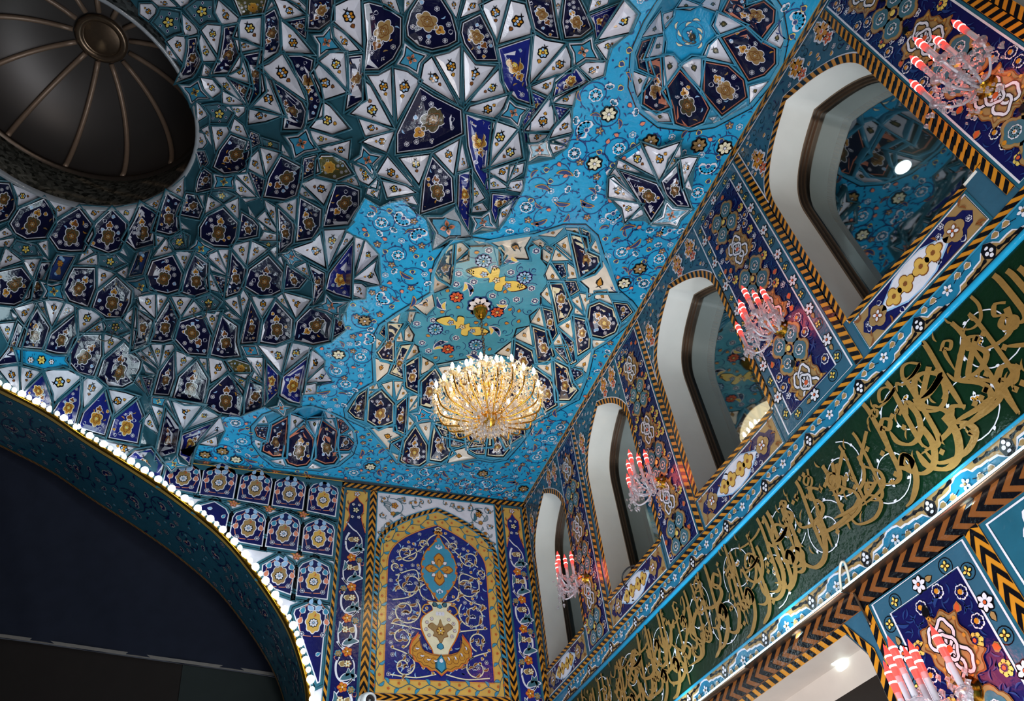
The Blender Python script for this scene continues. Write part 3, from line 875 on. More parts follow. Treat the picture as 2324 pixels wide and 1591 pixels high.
def facet(kind, P, group, parent, seed):
    rng = random.Random(seed); P, ar = ccw(P); P = offset(P, (2.2 if kind in 'dbk' else 1.4 if kind == 'w' else .5) * min(1, ar / 500))
    if ar < 25: return None
    c = centroid(P); 
    if not inside(P, c)[0]: c = P.mean(0)
    L = math.sqrt(ar); hf = HF[group]; A = Art(); far = P[np.argmax(np.linalg.norm(P - c, axis=1))] - c; ax = far / (np.linalg.norm(far) + 1e-9); ang = math.atan2(ax[1], ax[0])
    g = gauge(P, c); sm = min(1, L / 45); base = lifter(hf)
    rimc = {'E': 'teal', 'A': 'teal', 'B': 'teal'}.get(group, 'rim')
    if kind in 'dbk':
        D = .10 * sm; tl = rng.uniform(-.03, .03)
        dep = lambda p: .03 * sm + D * (1 - np.clip(g(p), 0, 1) ** 2) + tl * ((p - c) @ ax) / L
        lf = lifter(hf, dep)
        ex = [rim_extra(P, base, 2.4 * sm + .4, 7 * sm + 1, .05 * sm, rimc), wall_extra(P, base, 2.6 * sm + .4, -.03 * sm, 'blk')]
        fill = {'d': 'nnavy', 'b': 'navy2', 'k': 'olive'}[kind]
        lw = 1.5 * sm + .5
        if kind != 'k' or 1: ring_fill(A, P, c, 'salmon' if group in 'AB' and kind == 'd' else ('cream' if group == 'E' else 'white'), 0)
        In = offset(P, -lw); ring_fill(A, In, c, fill, 1)
        if group == 'A' or group == 'B': pass
        pos = dart(In, L * .17 if L > 22 else 5, 150, clear=L * .085, rng=rng)
        if L > 26:
            m = c - ax * L * .12
            w, h = L * .20, L * .27
            if kind == 'k': flower(A, m, L * .25, 8, 'ochre', 'gold', 'brown', ang, 3)
            else:
                stroke(A, tf(lobed(h, w, 6, .3, 36), m, 1, ang), 1.3 * sm + .5, 'cream' if kind == 'b' else 'white', 5, True)
                ring_fill(A, tf(lobed(h, w, 6, .3, 36), m, 1, ang), m, 'ochre' if kind == 'b' else 'tan' if group == 'E' or P[:, 1].mean() < 200 and P[:, 0].mean() > 700 else 'tan_shade', 4)  # tan darkened by position: shade of the dim vault put into the colour
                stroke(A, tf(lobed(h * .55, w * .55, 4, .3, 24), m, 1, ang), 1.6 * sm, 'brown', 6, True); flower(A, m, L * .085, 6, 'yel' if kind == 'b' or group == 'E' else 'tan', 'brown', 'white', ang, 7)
                m2 = m + ax * L * .36
                stroke(A, tf(lobed(w * .62, w * .48, 4, .4, 24), m2, 1, ang), 1.1 * sm + .4, 'white', 5, True); ring_fill(A, tf(lobed(w * .6, w * .46, 4, .4, 24), m2, 1, ang), m2, 'ochre' if rng.random() < .5 else 'brown', 4); A.poly(tf(D6, m2, w * .2), 'brown', 5)
            pos = [p for p in pos if np.linalg.norm(p - m) > L * .27]
        for p in pos:
            k = rng.random(); r = max(2.2, min(L * .075, 6.5)); a = rng.uniform(0, 6.28)
            if k < .45: rosette(A, p, r * .95, 6, 'white', fill, 'yel' if k < .2 else 'white', a, 3)
            elif k < .75: leaf(A, p, a, r * 1.7, .8, ['ochre', fill, 'lblue'][int(k * 100) % 3], 'white', 3)
            else: comma(A, p, a, r * 1.9, .35, ['ochre', 'lblue', 'tan'][int(k * 100) % 3], None, 3)
    elif kind in 'st':
        dep = lambda p: .015 * np.ones(len(p)); lf = lifter(hf, dep)
        ex = [rim_extra(P, base, 0, 5 * sm + 1, .05, rimc)]
        cw, cb = ('white', 'blk') if kind == 's' else ('white', 'blk')
        A.poly(P, 'grey' if L > 60 else 'white', 0); q = offset(P, -3.2 * sm); A.poly(q, 'blk', 1); q = offset(P, -5.6 * sm); A.poly(q, 'teal' if kind == 's' else 'turq', 2)
        for i in range(4):
            b = ang + .78 + i * math.pi / 2
            for o, cc, sc_ in ((3, 'yel' if group == 'M' and P[:, 0].mean() < 560 else 'salmon', 1.2), (4, 'brown', .75)): A.poly(tf(DROP * [1, 1.3], c + np.array([math.cos(b), math.sin(b)]) * L * .04, L * .2 * sc_, b), cc, o)
        A.poly(tf(D6, c, L * .05), 'blk', 5)
    elif kind == 'g':
        dep = lambda p: .03 * np.ones(len(p)); lf = lifter(hf, dep); ex = [rim_extra(P, base, 1, 6 * sm, .05, rimc)]
        ring_fill(A, P, c, 'slate', 0); stroke(A, offset(P, -1.5), 1.2, 'blk', 1, True)
        for i in range(6):
            b = ang + i * 1.0472; q = c + np.array([math.cos(b), math.sin(b)]) * L * .38
            if inside(offset(P, -2), q)[0]: A.poly(tf([(1, 0), (0, .8), (-1, 0), (0, -.8)], q, L * .085, b), 'white', 2); A.poly(tf([(1, 0), (0, .8), (-1, 0), (0, -.8)], q, L * .06, b), 'navy', 3)
        flower(A, c, L * .24, 5, 'yel', 'blk', 'lblue', ang, 2)
    elif kind == 'p':
        dep = lambda p: .03 * np.ones(len(p)); lf = lifter(hf, dep); ex = [rim_extra(P, base, 1, 6 * sm, .05, rimc)]
        ring_fill(A, P, c, 'white', 0); ring_fill(A, offset(P, -1.3), c, 'blk', 1); ring_fill(A, offset(P, -3), c, 'dblue', 2)
        u = np.array([0, -1.]); m = c + [-2, 9]
        A.poly(m + np.array([(-9, -2), (-5, 7), (5, 7), (9, -2), (4, -10), (5, -15), (-3, -15), (-3, -10)]) * .8, 'tan', 3)
        flower(A, m + [3, -20], 7, 6, 'ochre', 'brown', 'red', 0, 4)
        for i in range(4): A.poly(tf(D8, m + [(-8, -26), (5, -33), (9, -28), (-6, 3)][i], 4.5), 'lblue', 3)
    elif kind == 'q':
        dep = lambda p: .02 * np.ones(len(p)); lf = lifter(hf, dep); ex = [rim_extra(P, base, 0, 4 * sm + 1, .04, rimc)]
        A.poly(P, 'turq', 0); stroke(A, offset(P, -1.5), 1.4, 'gold' if group in 'AB' else 'dblue', 1, True)
        if group in 'AB':
            for r in (.52, .30): stroke(A, tf(disc(28) * [1, .9], c, L * r * .6), 1.1, 'dblue', 2, True)
            for i in range(9):
                b = i * .698; q = c + np.array([math.cos(b), .9 * math.sin(b)]) * L * (.33 if i % 2 else .2); comma(A, q, b + 1.5, L * .16, .35, 'cream', 'dblue', 3)
            flower(A, c, L * .08, 4, 'white', 'dblue', 'yel', .4, 5)
        else:
            for q, r in ((c, L * .16), (c - [L * .4, 0], L * .12), (c + [L * .36, 4], L * .1)): flower(A, q, r, 6, 'yel' if r > L * .13 else 'white', 'blk', 'ochre', 0, 3)
            for p in dart(offset(P, -4), 8, 60, rng=rng): comma(A, p, rng.uniform(0, 6), 6, .2, 'navy', None, 2)
    else:                                                    # white fan facets
        tl = rng.uniform(-.07, .07) * sm; D = .035 * sm
        dep = lambda p: D * (1 - np.clip(g(p), 0, 1) ** 2) + tl * ((p - c) @ ax) / L + .02
        lf = lifter(hf, dep)
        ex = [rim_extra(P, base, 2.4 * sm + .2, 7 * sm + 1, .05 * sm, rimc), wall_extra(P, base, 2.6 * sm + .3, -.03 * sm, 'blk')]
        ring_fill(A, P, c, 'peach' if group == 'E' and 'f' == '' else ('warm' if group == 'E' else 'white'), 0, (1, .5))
        m = c - ax * L * .08
        if group in 'ABE':
            r = L * .24
            A.poly(tf(DROP * [1.4, 2.2], m - ax * r * .9, r * 1.3, ang), 'blk', 2); A.poly(tf(DROP * [1.2, 1.7], m - ax * r * .75, r * 1.2, ang), ['olive', 'ochre', 'tan'][0 if group != 'E' else 1], 3)
            A.poly(tf(D6, m - ax * r * .1, r * .22), 'brown' if group == 'E' else 'tan', 4)
            for s in (-1, 1): comma(A, m - ax * r * .6, ang + math.pi + s * .9, r * .8, .25, 'blk', None, 2, .6 * s)
        elif ar > 260: bouquet(A, m, L * .31, ang, rng)
        elif ar > 90: sprig(A, m, L * .25, ang)
    nm = {'d': 'niche_panel', 'b': 'niche_panel', 'k': 'niche_panel', 's': 'star_boss', 't': 'star_boss', 'g': 'rosette_panel', 'p': 'vase_panel', 'q': 'turquoise_panel', 'w': 'fan_facet'}[kind]
    return A, lf, ex, nm, ar
LISTS = {}; gk = None
for l in FAC.strip().split('\n'):
    if l[0] == '#': gk = l[1:]; LISTS[gk] = []
    else: LISTS[gk].append((l[0], px(l[2:])))
def sheet(name, outer, holes, hf, colr, parent, off=-.03, step=14, cut=None):
    """continuous glazed ground behind the facets"""
    lo, hi = outer.min(0), outer.max(0)
    wells = [offset(ccw(P)[0], 3.) for k, P in LISTS[cut]] if cut else []
    nx, ny = int((hi[0] - lo[0]) / step) + 2, int((hi[1] - lo[1]) / step) + 2
    from mathutils.geometry import delaunay_2d_cdt
    pts = []; edges = []
    for lp in [outer] + holes + wells:
        k = len(pts); n = len(lp); pts += [Vector(q) for q in lp]; edges += [(k + i, k + (i + 1) % n) for i in range(n)]
    gp = np.array([(lo[0] + (i + .5 * (j % 2)) * step, lo[1] + j * step) for i in range(nx) for j in range(ny)])
    ok = inside(outer, gp) & (segdist(outer, gp)[0] > step * .45)
    for h in holes: ok &= ~inside(h, gp) & (segdist(h, gp)[0] > step * .45)
    pts += [Vector(q) for q in gp[ok]]
    v, e, f, *_ = delaunay_2d_cdt(pts, edges, [], 0, 1e-4)
    v = np.array([(a.x, a.y) for a in v]); f = [t for t in f]
    cc = np.array([v[list(t)].mean(0) for t in f]); keep = inside(outer, cc)
    for h in holes + wells: keep &= ~inside(h, cc)
    V3 = lifter(hf)(v, np.full(len(v), off)); F = [t for t, k in zip(f, keep) if k]
    return link(name, raw_mesh(name, V3, F, [colr], None), parent)
def vault(group, root, lim=96):
    byname = {}
    for i, (k, P) in enumerate(LISTS[group]):
        r = facet(k, P, group, root, i * 7 + ord(group[0]))
        if r: byname.setdefault(r[3], []).append(r)
    for nm, rs in byname.items():
        rs.sort(key=lambda r: -r[4])
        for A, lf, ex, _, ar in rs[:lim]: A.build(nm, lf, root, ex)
        if len(rs) > lim:
            V = []; F = []; fm = []; cols = {}; k = 0
            for A, lf, ex, _, ar in rs[lim:]:
                for p, c, off in A.P: V.append(lf(p, np.full(len(p), off * .004))); F.append(np.arange(k, k + len(p))); k += len(p); fm.append(cols.setdefault(c, len(cols)))
                for ev, ef, c in ex:
                    V.append(ev); F += [np.asarray(f) + k for f in ef]; fm += [cols.setdefault(c, len(cols))] * len(ef); k += len(ev)
            o = link(nm, raw_mesh(nm, np.concatenate(V), F, list(cols), fm), root); o['kind'] = 'stuff'
ringloop = np.concatenate([oM, [(-60, 845), (-60, 340)], RING[::-1][1:], [(250, -60)]])
root = empty('muqarnas_vault', (-1.5, 7.5, 10.5), 'great stalactite vault of dark blue niches and white facets around the metal dome', 'vault')
sheet('vault_ground', ringloop, [], h_main, 'rimd', root, -.02, 13, 'M')
vault('M', root)
root = empty('muqarnas_pendant', (5.3, 4.5, 10), 'white fan shaped stalactite bracket ending in a star, beside the window wall cornice', 'bracket')
pend = px('1410,355 1455,322 1497,340 1546,318 1546,350 1588,352 1580,366 1571,430 1562,472 1570,476 1536,514 1480,514 1462,502 1420,502 1380,446 1380,398 1400,360')
sheet('bracket_ground', pend, [], h_pend, 'rim', root, -.02, 10, 'P')
vault('P', root)
for g, lab, pos in (('A', 'small recessed rosette dome of petal niches above the largest arched window', (4.9, 2.8, 10)), ('B', 'small recessed rosette dome of petal niches above the blue niche rows', (.6, 12.5, 10))):
    root = empty('rosette_recess', pos, lab, 'recess')
    sheet('recess_ground', OUTL[g], [], HF[g], 'teal', root, -.02, 9, g); vault(g, root)
root = empty('medallion_recess', (3.4, 9, 10), 'large scalloped ceiling recess with a painted turquoise medallion above the gold chandelier', 'recess')
sheet('recess_ground', OUTL['E'], [OUTL['EC']], HF['E'], 'teal', root, -.02, 10, 'E')
# white star band between the niches
A = Art()
A.poly(OUTL['E'], 'white', 0)
vault('E', root)
# painted medallion
mp = on_z(OUTL['EC'], 11.0)[:, :2]
A = Art(); A.poly(mp, 'turq2', 0); stroke(A, mp, .035, 'blk', 1, True)
cm = np.array([3.4, 9.0])
mapE = lambda p, o: np.stack([p[:, 0], p[:, 1], 11.0 - .02 - o], 1)
def P11(*q): return on_z(np.array(q, float), 11.0)[:, :2]
for k, (a, b, c_) in enumerate((((1075, 612), (1176, 660), (1128, 632)), ((1000, 726), (1092, 762), (1050, 738)))):
    a, b, c_ = P11(a, b, c_); d = b - a; an = math.atan2(d[1], d[0]); l = np.linalg.norm(d); p = np.array([(-.52, .1), (-.3, .13), (-.14, .04), (-.08, .12), (.0, .05), (.08, .2), (.2, .17), (.16, .04), (.34, .1), (.52, -.1), (.3, -.13), (.14, -.04), (.08, -.12), (0, -.05), (-.08, -.2), (-.2, -.17), (-.16, -.04), (-.34, -.1)])
    A.poly(tf(smooth(p * 1.06, 4, True), c_, l * 1.12, an), 'blk', 2); A.poly(tf(smooth(p, 4, True), c_, l * 1.1, an), 'yel', 3)
    for t in (-.28, 0, .25): flower(A, tf([(t, .02)], c_, l, an)[0], l * .07, 5, 'lblue' if t else 'cream', 'brown', 'teal', an, 4)
for q, c1 in (((1097, 590), 'lblue'), ((1190, 628), 'lblue'), ((988, 745), 'lblue'), ((1080, 780), 'lblue')): flower(A, P11(q)[0], .15, 10, c1, 'navy2', 'yel', 0, 3); flower(A, P11(q)[0], .09, 6, 'teal', None, 'yel', 0, 5)
for q in ((1036, 672), (1128, 706), (1016, 790)): flower(A, P11(q)[0], .14, 8, 'red', 'dblue', 'yel', 0, 3)
flower(A, P11((1088, 692))[0], .24, 8, 'white', 'dblue', 'ochre', .2, 3)
for q, a in (((1055, 640), 1), ((1150, 690), 2.5), ((1010, 700), 4), ((1110, 740), .6), ((1175, 590), 3.2), ((985, 790), 5.4), ((1060, 805), .3)):
    c_ = P11(q)[0]; comma(A, c_, a, .34, .3, 'dblue', 'white', 2, .8); comma(A, c_, a + .5, .2, .4, 'yel', 'white', 4, .8)
av = [P11(q)[0] for q in ((1128, 632), (1100, 650), (1150, 640), (1050, 738), (1020, 730), (1075, 750), (1097, 590), (1190, 628), (988, 745), (1080, 780), (1036, 672), (1128, 706), (1016, 790), (1088, 692))]
for p in dart(mp, .22, 1500, .1, rnd, av): k = rnd.random(); (rosette(A, p, .075, 6, 'white', 'dblue', 'white', k, 2) if k < .5 else leaf(A, p, k * 9, .1, .7, 'ochre' if k < .75 else 'teal', 'dblue', 2)); a = k * 40; stroke(A, p + .13 * np.stack([np.cos(np.linspace(a, a + 2, 6)), np.sin(np.linspace(a, a + 2, 6))], 1), .014, 'dblue', 1)
A.build('painted_medallion', mapE, root)

# ---- flat blue vault ----------------------------------------------------------------
edgeR = [(1188.7, 1139.5), (1530, 565), (1870, -8), (1905, -60)]
bluepx = np.concatenate([oM[:np.argmax(oM[:, 1]) + 0][:list(map(tuple, oM)).index((354, 1040)) + 1], [(372, 1033), (700, 1075.8)], edgeR])
bl = on_z(bluepx, HZ)[:, :2]; bl[:, 0] = np.minimum(bl[:, 0], WX); bl[:, 1] = np.minimum(bl[:, 1], DY)
holes = [on_z(OUTL[k], HZ)[:, :2] for k in 'ABE']
hx = np.minimum(holes[2][:, 0], WX - .02); holes[2][:, 0] = hx
holes[0][:, 0] = np.minimum(holes[0][:, 0], WX - .05); holes[1][:, 1] = np.minimum(holes[1][:, 1], DY - .04)
A = Art()
lp = [[Vector((x, y, 0)) for x, y in q] for q in [bl] + holes]
fv = np.concatenate([bl] + holes)
for t in tessellate_polygon(lp): A.poly(fv[list(t)], 'turq', 0)
for h in holes: stroke(A, h, .05, 'teal', 2, True); stroke(A, offset(ccw(h)[0], .045), .018, 'blk', 3, True)
stroke(A, bl, .03, 'rim', 2, True)
def freepts(r, tries, clear, avoid=()):
    o = []
    for p in dart(bl, r, tries, clear, rnd, avoid):
        if all((not inside(h, p)[0]) and segdist(h, p)[0][0] > clear for h in holes): o.append(p)
    return o
big = freepts(.37, 9000, .14)
for p in big:
    k = rnd.random(); a = rnd.uniform(0, 6.28)
    if k < .3: rosette(A, p, .105, 7, 'white', 'scroll' if a < 2 else 'turq', 'white', a, 4)
    elif k < .55: lotus(A, p, .14, a, 'white', 'turq', 4, 7, 3.0, 'dblue')
    elif k < .8: flower(A, p, .115, 7, 'cream' if k < .7 else 'tan', 'blk', 'white', a, 4, .35)
    else: comma(A, p, a, .25, .3, 'dblue', 'ochre', 4, .6)
    b = a + 2
    stroke(A, spiral(p, .25, b, .8, 1 if k < .5 else -1, 14, .55), .016, 'dblue', 2)
    for j in range(5): q = p + .22 * np.array([math.cos(b + j * .9), math.sin(b + j * .9)]); comma(A, q, b + j * .9 + (1 if j % 2 else -1), .085, .3, 'dblue', None, 2)
mid = freepts(.165, 14000, .07, big)
for p in mid:
    k = rnd.random(); a = rnd.uniform(0, 6.28)
    if k < .25: leaf(A, p, a, .09, .8, 'dblue', 'yel', 4)
    elif k < .45: rosette(A, p, .055, 6, 'white', 'turq', 'white', a, 4)
    elif k < .6: comma(A, p, a, .15, .35, 'dblue', 'ochre', 4)
    elif k < .75: lotus(A, p, .075, a, 'white', 'scroll', 4, 4, 1.8)
    elif k < .88: flower(A, p, .065, 5, 'tan', 'dblue', 'white', a, 4)
    else: leaf(A, p, a, .09, .7, 'salmon', 'dblue', 4)
for p in freepts(.09, 16000, .04, big + mid): a = rnd.uniform(0, 6.28); comma(A, p, a, .09, .22, 'dblue', None, 2, 1.) if rnd.random() < .8 else A.poly(tf(D6, p, .018), 'dblue', 2)
o = A.build('ceiling', mapC, None); tag(o, 'bright turquoise tiled vault covered in scattered flowers and leaves', 'ceiling', kind='structure')
# ---- window wall -----------------------------------------------------------------------
ZF = -EYE / S                                          # floor height in room units
SILL, SPR, APX = 5.86, 8.2, 9.42
WIN = [(1.93, 3.93), (5.55, 7.49), (8.76, 10.6), (11.9, 13.7), (-1.3, .62)]     # right and left jamb of each window
PIL = [(.85, 1.765), (4.147, 5.496), (7.76, 8.70), (10.95, 11.86)]
def arch(r, l, grow=0., zs=SPR, za=APX, z0=SILL, n=12):
    c, hw = (r + l) / 2, (l - r) / 2 + grow; h = za - zs + grow
    s = np.linspace(0, 1, n); x = hw * (1 - s ** 2.4); z = zs + h * s
    L = [(c - a, b) for a, b in zip(x, z)]; Rr = [(c + a, b) for a, b in zip(x[::-1], z[::-1])][1:]
    return np.array([(r - grow, z0)] + L + Rr + [(l + grow, z0)])
hole = [arch(r, l) for r, l in WIN]
doors = [np.array([(5.72, ZF + .02), (5.72, 2.7), (5.9, 3.0), (9.2, 3.0), (9.2, ZF + .02)])]
A = Art(); outer = np.array([(-3, ZF), (-3, HZ), (DY, HZ), (DY, ZF)])
lp = [outer] + hole + doors; fv = np.concatenate(lp)
for t in tessellate_polygon([[Vector((x, y, 0)) for x, y in q] for q in lp]): A.poly(fv[list(t)], 'pborder', 0)
# spandrels and chevron work belong to the wall
for i, (r, l) in enumerate(WIN):
    pr = [1.765, 5.496, 8.70, 11.86, -1.6][i]; pl = [4.147, 7.76, 10.95, DY, .85][i]
    a = arch(r, l, .1); top = 9.83
    sp = np.concatenate([[(pr, SPR - .9), (pr, top), (pl - .12, top), (pl - .12, SPR - 1.2)], arch(r, l, .13)[1:-1][::-1]])
    for p in dart(sp, .1, 2500, .045): 
        k = rnd.random(); an = rnd.uniform(0, 6.3)
        if k < .2: rosette(A, p, .038, 5, 'white', 'navy', 'ochre', an, 2)
        elif k < .35: leaf(A, p, an, .07, .7, 'ochre', 'white', 2)
        elif k < .7: comma(A, p, an, .1, .22, 'navy', None, 1)
        else: stroke(A, spiral(p, .07, an, .9, 1, 9), .01, 'blk', 1)
    for cx_, cz in ((pl - .36, 9.2), ((r + l) / 2 - .25 - .15, 9.62), (pr + .22, 9.55)):
        if pr < cx_ < pl: flower(A, (cx_, cz), .14, 6, 'orange', 'white', 'red', .3, 4, .3); flower(A, (cx_, cz - .2), .09, 5, 'red', 'white', 'orange', .9, 4, .3); flower(A, (cx_, cz + .17), .07, 5, 'ochre', 'white', 'red', .9, 4, .3)
    stroke(A, np.concatenate([arch(r, l, .125)[1:-1]]), .02, 'white', 2)
    pa = arch(r, l, .055, n=16); chevron(A, pa, .11, .13, 'orange', 'blk', 3)
    chevron(A, [(pl - .07, SILL - .55), (pl - .07, 9.8)], .12, .13, 'orange', 'blk', 3, skew=-.6)
    stroke(A, [(pl - .14, SPR + .1), (pl - .14, 9.8)], .018, 'white', 4)
    if r - pr > .1: chevron(A, [(pr + .055, SILL - .5), (pr + .055, 9.8)], .1, .13, 'orange', 'blk', 4)
chevron(A, [(-3, 9.91), (DY, 9.91)], .13, .2, 'orange', 'blk', 2, double=True, skew=.7)
stroke(A, [(-3, 9.985), (DY, 9.985)], .03, 'ochre', 4); stroke(A, [(-3, 9.835), (DY, 9.835)], .022, 'white', 4)
chevron(A, [(-3, 5.24), (DY, 5.24)], .1, .16, 'orange', 'blk', 3, skew=.9)
chevron(A, [(-3, 3.21), (DY, 3.21)], .22, .2, 'brown', 'blk', 2, double=True, skew=.8)
for u in (4.0,): chevron(A, [(u, .2), (u, 3.12)], .17, .18, 'orange', 'blk', 3, double=True, skew=.8)
chevron(A, [(5.5, .2), (5.5, 3.12)], .1, .15, 'orange', 'blk', 3)
chevron(A, [(5.66, ZF), (5.66, 2.72), (5.86, 3.04), (9.3, 3.04)], .1, .15, 'orange', 'blk', 4)
# teal panel right of the lower pilaster
A.poly([(1.5, .2), (3.9, .2), (3.9, 3.12), (1.5, 3.12)], 'tealD', 1); stroke(A, [(1.5, 3.06), (3.84, 3.06), (3.84, .2)], .025, 'white', 3)
pan = np.array([(1.6, .3), (3.78, .3), (3.78, 3.0), (1.6, 3.0)])
av = [(3.35, 2.75), (2.7, 2.6), (3.35, 2.1)]
for c_ in av: flower(A, c_, .24, 8, 'tan', 'white', 'red', .2, 5); flower(A, c_, .12, 6, 'gold', 'brown', 'red', .5, 8)
for p in dart(pan, .17, 900, .05, rnd, av):
    if min(np.hypot(p[0] - q[0], p[1] - q[1]) for q in av) > .3: k = rnd.random(); (rosette(A, p, .05, 6, 'white', 'navy', 'orange', k, 3) if k < .3 else comma(A, p, k * 20, .16, .3, 'navy', None, 2))
o = A.build('wall_right', mapR); tag(o, 'tall tiled wall with a row of arched windows, chevron bands and flowered spandrels', 'wall', kind='structure')

def panel_flowers(A, poly, cu, zs, avoid_r=.3, n=1600):
    av = [(cu, z) for z in zs]
    for p in dart(poly, .135, n, .055, rnd):
        if any(abs(p[0] - a) < avoid_r * .72 and abs(p[1] - b) < avoid_r * 1.02 for a, b in av): continue
        k = rnd.random(); an = rnd.uniform(0, 6.3)
        if k < .3: rosette(A, p, .068, 7, 'white', 'navy', 'orange', an, 3); A.poly(tf(D6, p, .026), 'orange', 7)
        elif k < .5: flower(A, p, .068, 7, 'yel', 'yel', 'red', an, 3, .1); A.poly(tf(D6, p, .035), 'navy', 8); A.poly(tf(D6, p, .02), 'red', 9)
        elif k < .65: rosette(A, p, .05, 5, 'white', 'navy', 'white', an, 3)
        elif k < .8: leaf(A, p, an, .09, .7, 'red', 'tan', 3)
        else: comma(A, p, an, .16, .25, 'dblue', None, 2, .6)
    for p in dart(poly, .06, n, .03, rnd): comma(A, p, rnd.uniform(0, 6.3), .1, .2, 'dblue', None, 1, .7)
def cart(A, c, w, h):
    """sand coloured cartouche with an interlaced knot"""
    s = np.array([(0, 1.15), (.16, .8), (.55, .86), (.72, .62), (1, .55), (.78, .28), (.88, 0), (.78, -.28), (1, -.55), (.72, -.62), (.55, -.86), (.16, -.8)])
    s = np.concatenate([s, -s[1:-0 or None] * [1, 1]]) if False else np.concatenate([s, [(0, -1.15)], s[1:][::-1] * [-1, 1]])
    q = smooth(s, 3, True) * [w, h]; q = q @ rot(-.22)
    A.poly(q * 1.06 + c, 'brown', 4); A.poly(q + c, 'tan', 5); stroke(A, q * .84 + c, .012, 'brown', 6, True)
    for t in np.linspace(0, len(q) - 1, 14).astype(int): A.poly(tf(D6, q[t] * .84 + c, .02), 'ochre', 7)
    for k, (dx, dz) in enumerate(((.055, .13), (-.055, .13), (-.055, -.13), (.055, -.13), (0, .02))):
        q = tf(lobed(.085, .105, 4, .3, 20), c + np.array([dx, dz]) @ rot(-.22), 1, -.22 + .5 * (k % 2))
        stroke(A, q, .05, 'blk', 7 + .4 * k, True); stroke(A, q, .03, 'white', 7.2 + .4 * k, True)
    for sg in (1, -1): leaf(A, c + np.array([0, .33 * sg]) @ rot(-.22), sg * 1.57 + .2, .12, .8, 'blk', None, 7)
    A.poly(tf(D6, c, .035), 'red', 10)
def quat(A, c):
    for i in range(4):
        m = np.array([(.13, .15), (-.13, .15), (-.13, -.15), (.13, -.15)][i]) + c
        A.poly(tf(lobed(.155, .175, 4, .25, 24), m), 'brown', 4); A.poly(tf(lobed(.145, .165, 4, .25, 24), m), 'tan', 5); A.poly(tf(lobed(.11, .13, 4, .2, 24), m), 'slate', 6)
        rosette(A, m, .07, 8, 'white', 'slate', 'orange', .3, 7)
    A.poly(tf(D8, c, .04), 'yel', 9)
def pilaster(name, label, u0, u1, z0, z1, zs, border, grp, first='C'):
    A = Art(); A.poly([(u0, z0), (u1, z0), (u1, z1), (u0, z1)], 'tealD', 2)
    b = .04; rect = lambda d: np.array([(u0 + d, z0 + d), (u1 - d, z0 + d), (u1 - d, z1 - d), (u0 + d, z1 - d)])
    stroke(A, rect(b), .022, 'white', 3, True)
    if border:
        A.poly(rect(b + .012), 'pborder', 3); bw = .215
        path = rect(b + .5 * (bw - b) + .02); per = .27
        for i in range(4):
            p, q = path[i], path[(i + 1) % 4]; n = max(1, int(np.linalg.norm(q - p) / per))
            for k in range(n):
                m = p + (q - p) * (k + .5) / n
                if k % 2: flower(A, m, .085, 6, 'white', 'blk', 'red', k, 5, .15); leaf(A, m + (q - p) / np.linalg.norm(q - p) * .08, math.atan2(*(q - p)[::-1]), .09, .6, 'tan', 'blk', 4)
                else: flower(A, m, .05, 4, 'yel', 'blk', 'brown', k, 5, .15); stroke(A, tf(disc(14), m, .075), .01, 'blk', 4, True)
        stroke(A, rect(bw), .022, 'white', 5, True); inn = rect(bw + .012)
        A.poly(inn, 'navy', 5)
    else:
        inn = rect(b + .012); A.poly(inn, 'navy', 3)
    T_ = Art(); cu = (u0 + u1) / 2
    panel_flowers(T_, inn, cu, zs)
    for k, z in enumerate(zs):
        if (k % 2 == 0) == (first == 'C'): cart(T_, np.array([cu, z]), .27, .34)
        else: quat(T_, np.array([cu, z]))
    lo, hi = inn.min(0), inn.max(0)
    for p, c_, off in T_.P: 
        p = np.clip(p, lo, hi); A.P.append((p, c_, off + (5 if border else 3)))
    o = A.build(name, mapR); tag(o, label, 'tile panel', grp); return o
G1 = 'upper pilaster panels of the window wall'
zs = [9.1, 8.4, 7.64, 6.95, 6.25, 5.62]
pilaster('pilaster_panel', 'navy floral pilaster panel right of the largest window, topmost sconce on it', *PIL[0], 5.31, 9.82, zs, False, G1)
pilaster('pilaster_panel', 'navy pilaster panel framed by a wide border of white flowers', *PIL[1], 5.31, 9.82, [9.05, 8.35, 7.66, 6.95, 6.25, 5.65], True, G1, 'Q')
pilaster('pilaster_panel', 'navy floral pilaster panel lit gold beside the window that mirrors the chandelier', *PIL[2], 5.31, 9.82, zs, False, G1)
pilaster('pilaster_panel', 'narrow navy floral pilaster panel nearest the room corner', *PIL[3], 5.31, 9.82, zs, False, G1)
pilaster('pilaster_panel', 'navy flower-bordered panel below the calligraphy band, beside the dark doorway', 4.09, 5.44, -.4, 3.12, [2.35, 1.65, .95, .25], True, G1)
